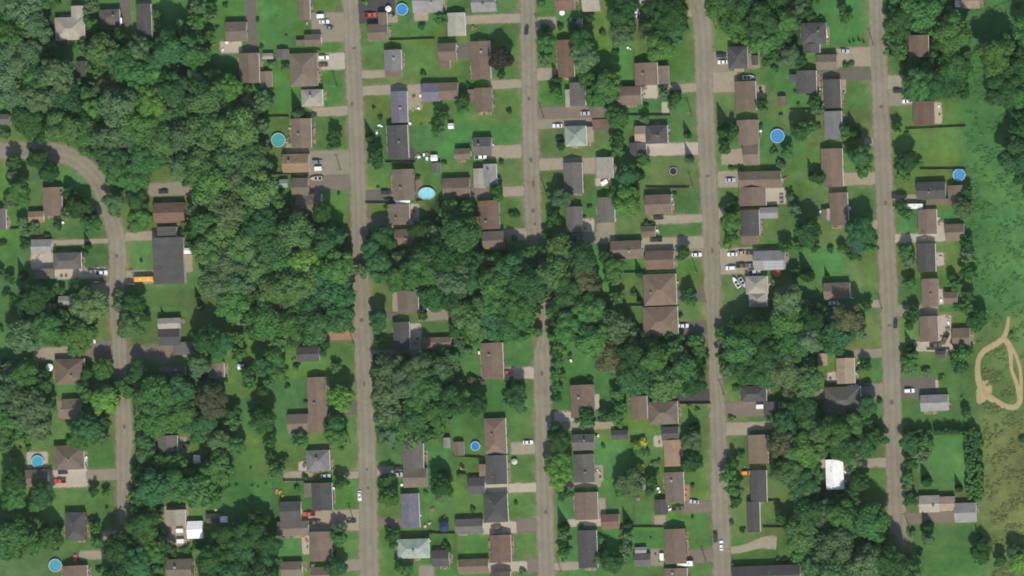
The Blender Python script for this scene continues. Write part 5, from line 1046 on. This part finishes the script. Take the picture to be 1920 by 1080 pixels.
    if lamps:
        for s in (-1, 1): out.append(('headlight', MB().box(-.04, -.16, -.08, .08, .16, .08).mesh('headlight', M['lamp']), (lamps[0], s * lamps[1], lamps[2])))
    return out
VP = {t: vehicle_parts(t) for t in ('sedan', 'suv', 'pickup', 'rv', 'bus', 'boat', 'trailer')}
VN = {'sedan': ('parked_car', 'sedan car', 'car'), 'suv': ('parked_car', 'boxy car', 'car'), 'pickup': ('pickup_truck', 'pickup truck', 'truck'), 'rv': ('camper_van', 'long camper van', 'camper van'), 'bus': ('school_bus', 'school bus', 'bus'), 'boat': ('boat_on_trailer', 'boat on a trailer', 'boat'), 'trailer': ('box_trailer', 'box trailer', 'trailer')}
_items = []
for n, (c, r, x, y, a, t, col) in enumerate(V):
    px, py = T(c, r, x, y); wx, wy = W(px, py, .8)
    fl = math.pi if n % 3 == 1 and t not in ('bus',) else 0
    root = empty(VN[t][0], (wx, wy, .085), math.radians(a) + ROT + fl)
    for nm, me, loc in VP[t]:
        o = link(nm, me, root, loc, 0, VC[col] if me.materials and me.materials[0] == M['paint'] else None)
        if nm == 'wheel': link('rim', RIM, o)
    onroad = on_track(px, py, 14)
    base = '%s %s %s' % (col if col != 'dark' else 'black', VN[t][1], ('on the road ' if onroad else '') + where(px, py))
    _items.append((root, base, -py - px * .001, {'car': 'cars', 'truck': 'pickup trucks'}.get(VN[t][2], VN[t][2] + 's'), VN[t][2]))
by = {}
for it in _items: by.setdefault(it[1], []).append(it)
for base, lst in by.items():
    lst.sort(key=lambda t: -t[2])
    for n, (o, b_, sz, grp, cat) in enumerate(lst): tag(o, b_ if len(lst) == 1 else ('upper ' if n == 0 else 'lower ' if n == len(lst) - 1 else 'middle ') + b_, cat, grp)

# ------------------------------------------------------------------ planted beds along the house walls
M['mulch'] = mat_simple('bed_mulch', (0.27, 0.20, 0.14), .95, .35, 1.3, .1)
M['bloom'] = mat_object('blossom', .8, .3, 2.0)
_items = []
for i, b in enumerate(B):
    if b[2] == 'S': continue
    rr = random.Random(900 + i)
    for side in ('e', 'w', 's', 'n'):
        if rr.random() > {'e': .80, 'w': .45, 's': .40, 'n': .18}[side]: continue
        w = b[3][0]; p0, p1 = T(b[0], b[1], w[0], w[1]), T(b[0], b[1], w[2], w[3]); q0, q1 = W(*p0, 3.6), W(*p1, 3.6)
        L = (q0[1] - q1[1]) if side in 'ew' else (q1[0] - q0[0]); ln = L * rr.uniform(.4, .9); wd_ = rr.uniform(.8, 1.7); of = (L - ln) / 2 * rr.uniform(-1, 1)
        mx, my = (q0[0] + q1[0]) / 2, (q0[1] + q1[1]) / 2
        if side == 'e': cx, cy, hx, hy = q1[0] + wd_ / 2 - .1, my + of, wd_ / 2, ln / 2
        elif side == 'w': cx, cy, hx, hy = q0[0] - wd_ / 2 + .1, my + of, wd_ / 2, ln / 2
        elif side == 's': cx, cy, hx, hy = mx + of, q1[1] - wd_ / 2 + .1, ln / 2, wd_ / 2
        else: cx, cy, hx, hy = mx + of, q0[1] + wd_ / 2, ln / 2, wd_ / 2
        px, py = cx / S + 960, 540 - cy / S
        if any(d[0] - 2 < px < d[2] + 2 and d[1] - 2 < py < d[3] + 2 for d in DRECT) or any(k != i and d[0] - 2 < px < d[2] + 2 and d[1] - 2 < py < d[3] + 2 for k, d in enumerate(BB)): continue
        root = empty('flower_bed', (cx, cy, 0), ROT); N = 18; ring = []
        for k in range(N):
            t = 2 * math.pi * k / N; c_, s_ = math.cos(t), math.sin(t); e = .55
            ring.append((hx * math.copysign(abs(c_) ** e, c_) * rr.uniform(.85, 1.15), hy * math.copysign(abs(s_) ** e, s_) * rr.uniform(.9, 1.1)))
        link('soil', MB().hull([(x, y, -.02) for x, y in ring], [(x * .95, y * .95, .09) for x, y in ring]).mesh('soil', M['mulch']), root)
        rng = np.random.default_rng(i * 4 + ord(side)); parts, fl = [], []
        for _ in range(int(3 + hx * hy * 4 * rr.uniform(.35, .9))):
            x, y, r_ = rng.uniform(-hx, hx) * .9, rng.uniform(-hy, hy) * .9, rng.uniform(.15, .42); v, f = ICO1
            parts.append((v * [r_, r_, r_ * .8] * .8 + [x, y, r_ * .7], f)); d = unit(16, rng); parts.append(quads(d * r_ + [x, y, r_ * .8], d, rng.uniform(.06, .16, 16), rng))
            if rng.random() < .3: d = unit(8, rng); d[:, 2] = np.abs(d[:, 2]); fl.append(quads(d * r_ * 1.1 + [x, y, r_ * .85], d, rng.uniform(.06, .13, 8), rng))
        link('plants', mesh_np('plants', parts, M['leaf']), root, (0, 0, 0), 0, vary(rr.choice('mmdlog'), rr))['kind'] = 'stuff'
        if fl: link('blossom', mesh_np('blossom', fl, M['bloom']), root, (0, 0, 0), 0, rr.choice([(.7, .66, .6), (.7, .66, .6), (.6, .2, .15), (.6, .45, .1), (.5, .3, .5)]))['kind'] = 'stuff'
        _items.append((root, 'planted flower bed %s' % where(px, py), hx * hy, 'flower beds', 'flower bed'))
rank_labels(_items)

# ------------------------------------------------------------------ pools
LADDER = MB().tube((0, -.25, 0), (0, -.25, 1.7), .04).tube((0, .25, 0), (0, .25, 1.7), .04).box(-.08, -.25, .4, .08, .25, .46).box(-.08, -.25, .8, .08, .25, .86).mesh('ladder', M['white'])
for c, r, x, y, rx, ry, wc, nm in P:
    px, py = T(c, r, x, y); wx, wy = W(px, py, 1.1); a, b = rx / 4 * S, ry / 4 * S
    root = empty('swimming_pool', (wx, wy, .03), ROT); N = 40; B_ = MB()
    ring = lambda k, z: [((a + k) * math.cos(2 * math.pi * i / N), (b + k) * math.sin(2 * math.pi * i / N), z) for i in range(N)]
    rs = [ring(.12, 0), ring(.12, 1.2), ring(.22, 1.22), ring(.22, 1.28), ring(-.12, 1.28), ring(-.12, .3)]
    for q in rs: B_.v += q
    for j in range(len(rs) - 1):
        for i in range(N): k = (i + 1) % N; B_.f.append((j * N + i, j * N + k, (j + 1) * N + k, (j + 1) * N + i))
    link('pool_wall', B_.mesh('pool_wall', M['obj']), root, (0, 0, 0), 0, (.36, .46, .50))
    link('water', MB().poly(ring(-.10, 1.02)).mesh('water', M['water']), root, (0, 0, 0), 0, wc)
    l = link('ladder', LADDER, root, (a + .2, 0, 0))
    tag(root, '%s round pool %s' % (nm, where(px, py)) if 'oval' not in nm else 'turquoise oval pool ' + where(px, py), 'pool', 'above-ground pools')

# ------------------------------------------------------------------ fences, poles
_items = []
for c, r, x0, y0, x1, y1 in FN:
    a, b = T(c, r, x0, y0), T(c, r, x1, y1); p, q = Vector((*W(*a, 1.0), 0)), Vector((*W(*b, 1.0), 0)); d = q - p; L = d.length
    root = empty('board_fence', p, math.atan2(d.y, d.x)); n = max(1, round(L / 2.4)); st = L / n
    pm = MB().box(-.05, -.05, 0, .05, .05, 1.85).mesh('post', M['wood']); pan = MB()
    k = 0.05
    while k < st - .06: pan.box(k, -.02 + .02 * (int(k * 10) % 2), .06, min(k + .17, st - .05), .02, 1.72); k += .19
    pan.box(.05, .021, .4, st - .05, .07, .5).box(.05, .021, 1.3, st - .05, .07, 1.4); pme = pan.mesh('board_panel', M['wood'])
    for i in range(n + 1): link('post', pm, root, (i * st, 0, 0))
    for i in range(n): link('board_panel', pme, root, (i * st, 0, 0))
    _items.append((root, 'weathered board fence ' + where((a[0] + b[0]) / 2, (a[1] + b[1]) / 2), L, 'garden fences', 'fence'))
rank_labels(_items)
PM = MB().cyl(0, 0, 0, 9.2, .21, 10, .16).mesh('pole', M['wood']); PX = MB().box(-1.2, -.06, 8.5, 1.2, .06, 8.64).mesh('crossarm', M['wood'])
PI_ = MB().cyl(0, 0, 0, .22, .07, 8, .05).mesh('insulator', M['white']); PT = MB().cyl(0, 0, 6.9, 7.9, .24, 12).box(-.05, -.3, 7.2, .05, 0, 7.5).mesh('transformer', M['steel'])
_items = []
for n, (c, r, x, y) in enumerate(PL):
    px, py = T(c, r, x, y); wx, wy = W(px, py)
    root = empty('utility_pole', (wx, wy, 0), ROT); link('pole', PM, root); xa = link('crossarm', PX, root)
    for k in (-1.1, -.5, .5, 1.1): link('insulator', PI_, xa, (k, 0, 8.64))
    if n % 3 == 0: link('transformer', PT, root, (0, -.42, 0))
    _items.append((root, 'tall wooden utility pole ' + where(px, py), 9 + (n % 3 == 0) * .1 - n * .001, 'utility poles', 'pole'))
by = {}
for it in _items: by.setdefault(it[1], []).append(it)
for base, lst in by.items():
    for n, it in enumerate(lst): tag(it[0], base if len(lst) == 1 else ('upper ' if n == 0 else 'lower ') + base, 'pole', 'utility poles')

# ------------------------------------------------------------------ garden things
def chair_parts():
    out = [('seat', MB().box(-.25, -.25, .4, .25, .25, .46).mesh('seat', M['obj'])), ('backrest', MB().box(-.25, .2, .46, .25, .27, .95).mesh('backrest', M['obj']))]
    for x in (-.21, .21):
        for y in (-.21, .21): out.append(('leg', MB().box(x - .03, y - .03, 0, x + .03, y + .03, .4).mesh('leg', M['obj'])))
    return out
def table_parts():
    out = [('table_top', MB().cyl(0, 0, .68, .74, .65, 16).mesh('table_top', M['obj']))]
    for k in range(4): a = k * 1.571 + .78; out.append(('leg', MB().tube((.2 * math.cos(a), .2 * math.sin(a), .7), (.5 * math.cos(a), .5 * math.sin(a), 0), .03).mesh('leg', M['obj'])))
    return out
def umb_parts():
    N = 8; B_ = MB(); rg = [(1.5 * math.cos(2 * math.pi * i / N), 1.5 * math.sin(2 * math.pi * i / N), 2.1) for i in range(N)]
    for i in range(N): B_.poly([rg[i], rg[(i + 1) % N], (0, 0, 2.6)])
    return [('canopy', B_.mesh('canopy', M['obj'])), ('pole', MB().cyl(0, 0, 0, 2.6, .03, 8).mesh('pole', M['steel'])), ('base', MB().cyl(0, 0, 0, .1, .3, 12).mesh('base', M['rubber']))]
def box_parts(): return [('box', MB().box(-.6, -.35, 0, .6, .35, .55).mesh('box', M['obj'])), ('lid', MB().box(-.64, -.39, .55, .64, .39, .64, .05).mesh('lid', M['obj']))]
def plant_parts(): return [('pot', MB().cyl(0, 0, 0, .4, .25, 12, .32).mesh('pot', M['obj'])), ('foliage', SHRUB[0])]
def grill_parts(): return [('cabinet', MB().box(-.5, -.25, .1, .5, .25, .8).mesh('cabinet', M['obj'])), ('lid', MB().box(-.45, -.28, .8, .45, .28, 1.15, .1).mesh('lid', M['rubber'])), ('side_shelf', MB().box(.5, -.22, .72, .9, .22, .77).mesh('side_shelf', M['steel']))]
def bench_parts(): return [('table_top', MB().box(-.9, -.38, .7, .9, .38, .76).mesh('table_top', M['wood'])), ('bench_seat', MB().box(-.9, -.8, .42, .9, -.55, .47).mesh('bench_seat', M['wood'])), ('bench_seat', MB().box(-.9, .55, .42, .9, .8, .47).mesh('bench_seat', M['wood'])), ('frame', MB().box(-.6, -.7, 0, -.5, .7, .1).box(.5, -.7, 0, .6, .7, .1).box(-.58, -.1, .08, -.5, .1, .7).box(.5, -.1, .08, .58, .1, .7).mesh('frame', M['wood']))]
def tramp_parts():
    out = [('jumping_mat', MB().cyl(0, 0, .8, .84, 1.7, 24).mesh('jumping_mat', M['rubber']))]; B_ = MB(); N = 24
    for i in range(N):
        a, b = 2 * math.pi * i / N, 2 * math.pi * (i + 1) / N; B_.hull([(1.7 * math.cos(a), 1.7 * math.sin(a), .8), (2.05 * math.cos(a), 2.05 * math.sin(a), .8), (2.05 * math.cos(b), 2.05 * math.sin(b), .8), (1.7 * math.cos(b), 1.7 * math.sin(b), .8)], [(1.7 * math.cos(a), 1.7 * math.sin(a), .88), (2.05 * math.cos(a), 2.05 * math.sin(a), .88), (2.05 * math.cos(b), 2.05 * math.sin(b), .88), (1.7 * math.cos(b), 1.7 * math.sin(b), .88)])
    out.append(('pad', B_.mesh('pad', M['obj'])))
    for k in range(6): a = k * 1.047; out.append(('leg', MB().tube((1.9 * math.cos(a), 1.9 * math.sin(a), 0), (1.9 * math.cos(a), 1.9 * math.sin(a), .8), .04).mesh('leg', M['steel'])))
    return out
def gazebo_parts():
    N = 8; B_ = MB(); rg = [(1.7 * math.cos(2 * math.pi * i / N), 1.7 * math.sin(2 * math.pi * i / N), 2.2) for i in range(N)]
    for i in range(N): B_.poly([rg[i], rg[(i + 1) % N], (0, 0, 3.1)])
    out = [('roof', B_.mesh('roof', M['obj'])), ('floor', MB().cyl(0, 0, 0, .15, 1.6, 8).mesh('floor', M['wood']))]
    for k in range(8): a = k * .785; out.append(('post', MB().tube((1.5 * math.cos(a), 1.5 * math.sin(a), .1), (1.5 * math.cos(a), 1.5 * math.sin(a), 2.25), .05).mesh('post', M['white'])))
    return out
GT = {'garden_chair': (chair_parts(), 'garden chair', 'chair'), 'garden_table': (table_parts(), 'round garden table', 'table'), 'patio_umbrella': (umb_parts(), 'patio umbrella', 'umbrella'), 'storage_box': (box_parts(), 'storage box', 'box'),
      'potted_plant': (plant_parts(), 'potted plant', 'plant'), 'barbecue': (grill_parts(), 'barbecue', 'barbecue'), 'picnic_table': (bench_parts(), 'picnic table', 'table'), 'trampoline': (tramp_parts(), 'trampoline', 'trampoline'), 'gazebo': (gazebo_parts(), 'gazebo', 'gazebo')}
_items = []
def garden(kind, px, py, col, cname, rz=0.0, sc=1.0):
    wx, wy = W(px, py, .5); root = empty(kind, (wx, wy, .045), rz); root.scale = (sc, sc, sc)
    for nm, me in GT[kind][0]:
        o = link(nm, me, root, (0, 0, 0), 0, col)
        if nm == 'foliage': o.location = (0, 0, .62); o.scale = (.45, .45, .4); o.color = (*TONE['m'], 1)
    _items.append((root, '%s %s %s' % (cname, GT[kind][1], where(px, py)), py * .01 + px, {'garden_chair': 'garden chairs'}.get(kind, kind.replace('_', ' ') + 's'), GT[kind][2]))
CL = {'white': (.78, .77, .75), 'brown': (.17, .11, .08), 'grey': (.3, .3, .3), 'orange': (.5, .2, .08), 'black': (.04, .04, .04), 'tan': (.45, .36, .26), 'red': (.45, .08, .06), 'blue': (.025, .035, .09)}
for c, r, x, y, col, s in [(1,0,998,68,'white',1.0),(2,0,380,97,'white',.9),(0,2,380,595,'white',1.2),(1,3,1420,710,'blue',1.7),(0,1,1145,165,'white',1.3),(3,1,75,960,'red',1.5),(1,2,1325,100,'tan',1.3)]: garden('patio_umbrella', *T(c, r, x, y), CL[col], col, .3, s)
for c, r, x, y, col in [(2,1,1210,205,'grey'),(3,2,1490,925,'grey')]: garden('trampoline', *T(c, r, x, y), CL[col], col, 0, .95)  # the first is a made-up trampoline standing in for a stone-ringed flower bed
garden('gazebo', *T(2, 3, 22, 222), (.5, .48, .43), 'off-white', 0, .85)
garden('picnic_table', *T(1, 3, 1325, 580), CL['white'], 'weathered', .2, 1.2)
# clusters of patio furniture: centre, spread, count, mostly this colour
for c, r, x, y, sx, sy, n, col in [(0,0,515,340,45,30,6,'orange'),(0,0,895,100,15,15,3,'white'),(0,0,1730,345,70,30,7,'white'),(0,0,1835,200,20,60,5,'white'),(0,0,1580,345,60,30,4,'orange'),(1,0,390,165,20,30,3,'tan'),(1,0,1020,130,40,45,6,'tan'),(1,0,1200,770,50,60,9,'white'),(1,0,1620,215,40,20,4,'orange'),(1,0,1500,380,20,50,5,'white'),(1,0,930,970,35,30,6,'white'),(1,0,245,1020,25,60,6,'white'),(1,0,435,1000,20,50,4,'grey'),(1,0,1270,940,50,15,5,'tan'),(1,0,1150,970,15,50,4,'white'),(1,0,1450,480,10,25,3,'white'),
    (2,0,1800,450,35,60,9,'white'),(2,0,985,700,15,40,4,'white'),(2,0,560,985,20,30,4,'white'),(2,0,1850,680,30,40,5,'orange'),(2,0,1120,970,40,40,4,'white'),(2,0,885,365,20,15,3,'white'),(2,0,930,100,50,50,6,'white'),(2,0,1870,990,20,40,5,'white'),(2,0,1180,1000,15,40,3,'tan'),(3,0,505,460,10,30,4,'white'),(3,0,430,290,10,40,4,'white'),(3,0,1270,850,25,60,7,'white'),(3,0,1230,380,40,20,5,'orange'),(3,0,560,680,12,25,3,'white'),(3,0,390,670,20,30,4,'tan'),
    (0,1,480,580,25,15,3,'white'),(0,1,285,850,15,15,2,'orange'),(0,1,480,990,25,8,2,'brown'),(1,1,1240,95,55,30,16,'white'),(1,1,1175,525,25,50,9,'red'),(1,1,240,280,12,40,4,'white'),(1,1,400,270,10,40,4,'white'),(1,1,1190,340,10,40,4,'white'),(1,1,1810,225,12,50,5,'white'),(1,1,1815,540,12,40,4,'tan'),(1,1,1660,690,35,15,4,'white'),(1,1,1760,10,15,25,3,'white'),(2,1,535,280,6,60,6,'white'),(2,1,700,285,35,20,5,'white'),(2,1,570,600,30,35,7,'tan'),(2,1,1205,430,10,50,6,'tan'),(2,1,1090,640,10,30,3,'white'),(2,1,785,500,15,80,6,'orange'),(2,1,1195,860,8,40,4,'white'),(2,1,370,665,15,15,3,'white'),(2,1,1240,1000,10,40,3,'tan'),
    (3,1,400,520,25,45,8,'white'),(3,1,110,260,30,40,5,'grey'),(3,1,1280,860,30,35,6,'tan'),(3,1,1275,580,8,30,4,'tan'),(3,1,610,450,8,60,5,'white'),(3,1,20,1010,25,60,8,'tan'),(3,1,1335,340,10,30,3,'white'),(3,2,620,60,25,25,4,'white'),(3,2,500,130,40,20,5,'white'),(3,2,1350,270,15,50,6,'grey'),(3,2,1300,345,20,30,4,'brown'),(3,2,480,665,20,25,3,'white'),(3,2,660,610,20,50,6,'tan'),(3,2,670,800,20,40,5,'white'),(3,2,1290,680,10,40,4,'orange'),(3,2,1300,70,20,30,4,'white'),
    (0,2,475,890,20,50,5,'tan'),(0,2,600,890,10,30,4,'white'),(0,2,370,570,10,10,2,'brown'),(1,2,290,525,20,20,6,'orange'),(1,2,450,395,35,20,5,'white'),(1,2,460,490,10,40,4,'white'),(1,2,1195,380,35,70,10,'tan'),(1,2,1290,130,40,30,6,'tan'),(1,2,1665,480,12,40,4,'white'),(1,2,1360,435,10,10,2,'white'),(2,2,435,550,10,12,3,'white'),(2,2,600,770,20,40,4,'tan'),(2,2,1015,880,6,60,5,'white'),(2,2,1390,910,15,15,2,'white'),(2,2,1215,190,15,20,3,'tan'),(2,2,1850,240,35,50,8,'brown'),(2,2,920,290,20,15,3,'white'),
    (0,3,1350,100,15,50,5,'tan'),(0,3,1340,650,40,45,5,'white'),(0,3,1590,580,30,12,4,'brown'),(0,3,1390,980,35,45,7,'white'),(0,3,640,170,8,60,4,'white'),(0,3,95,215,20,25,3,'orange'),(0,3,610,660,10,50,3,'white'),(1,3,175,465,30,30,9,'orange'),(1,3,350,255,20,20,3,'white'),(1,3,580,470,6,60,5,'white'),(1,3,375,840,15,50,5,'red'),(1,3,410,1010,50,20,7,'white'),(1,3,1285,690,35,25,6,'tan'),(1,3,1305,840,12,40,4,'white'),(1,3,1225,245,25,15,3,'orange'),(1,3,1105,390,15,10,2,'orange'),(1,3,1410,620,8,25,3,'orange'),(1,3,1230,590,8,40,4,'white'),(1,3,1540,290,15,50,4,'tan'),(1,3,185,770,25,15,4,'white'),
    (2,3,645,310,25,50,8,'white'),(2,3,1305,460,12,40,5,'orange'),(2,3,1095,70,20,25,4,'white'),(2,3,1105,430,20,20,4,'white'),(2,3,1090,940,40,40,6,'white'),(2,3,650,590,10,50,6,'tan'),(2,3,640,60,10,35,4,'white'),(2,3,1180,570,12,30,3,'white'),(2,3,945,490,12,15,3,'orange'),(2,3,1310,790,6,40,3,'grey'),(2,3,1070,240,40,10,4,'tan'),(2,3,1770,350,10,15,2,'white'),(2,3,1760,270,30,15,3,'grey'),
    (3,3,620,180,25,15,3,'brown'),(3,3,585,330,10,40,4,'white'),(3,3,1210,470,40,6,3,'white'),(3,3,1360,540,25,30,4,'tan'),(3,3,390,235,25,20,3,'white')]:
    for k in range(max(2, round(n * .62))):
        kind = RNG.choices(['garden_chair', 'storage_box', 'garden_table', 'potted_plant', 'barbecue', 'picnic_table'], [4, 3, 2, 2, 1, 1])[0]
        q = T(c, r, x + RNG.uniform(-sx, sx), y + RNG.uniform(-sy, sy)); cn = col if RNG.random() < .72 else RNG.choice(['white', 'tan', 'brown', 'grey'])
        if kind == 'picnic_table': cn2 = 'weathered'
        elif kind == 'barbecue': cn, cn2 = 'black', 'black'
        else: cn2 = cn
        if any(b[0] - 1 < q[0] < b[2] + 1 and b[1] - 1 < q[1] < b[3] + 1 for b in BB): continue
        garden(kind, *q, CL[cn], cn2, RNG.uniform(0, 6.28), RNG.uniform(.9, 1.25))
by = {}
for it in _items: by.setdefault(it[1], []).append(it)
for base, lst in by.items():
    lst.sort(key=lambda t: t[2])
    for n, (o, b_, sz, grp, cat) in enumerate(lst):
        tag(o, b_ if len(lst) == 1 else ('leftmost ' if n == 0 else 'rightmost ' if n == len(lst) - 1 else 'middle ' if len(lst) == 3 else ORD[n] + ' leftmost ') + b_, cat, grp)

# ------------------------------------------------------------------ the air between satellite and ground
hz = link('haze', MB().box(-2600, -2600, -1.0, 2600, 2600, CAM_H + 60).mesh('haze', None))
hm = bpy.data.materials.new('thin_haze'); hm.use_nodes = True; ht = hm.node_tree
ht.nodes.remove(ht.nodes['Principled BSDF']); pv = ht.nodes.new('ShaderNodeVolumePrincipled')
pv.inputs['Color'].default_value = (0.70, 0.95, 0.72, 1); pv.inputs['Density'].default_value = 0.0000070; pv.inputs['Anisotropy'].default_value = 0.0
ht.links.new(pv.outputs[0], [n for n in ht.nodes if n.type == 'OUTPUT_MATERIAL'][0].inputs['Volume'])
hz.data.materials.append(hm); tag(hz, 'thin pale haze over the whole neighbourhood', 'haze', None, 'stuff')
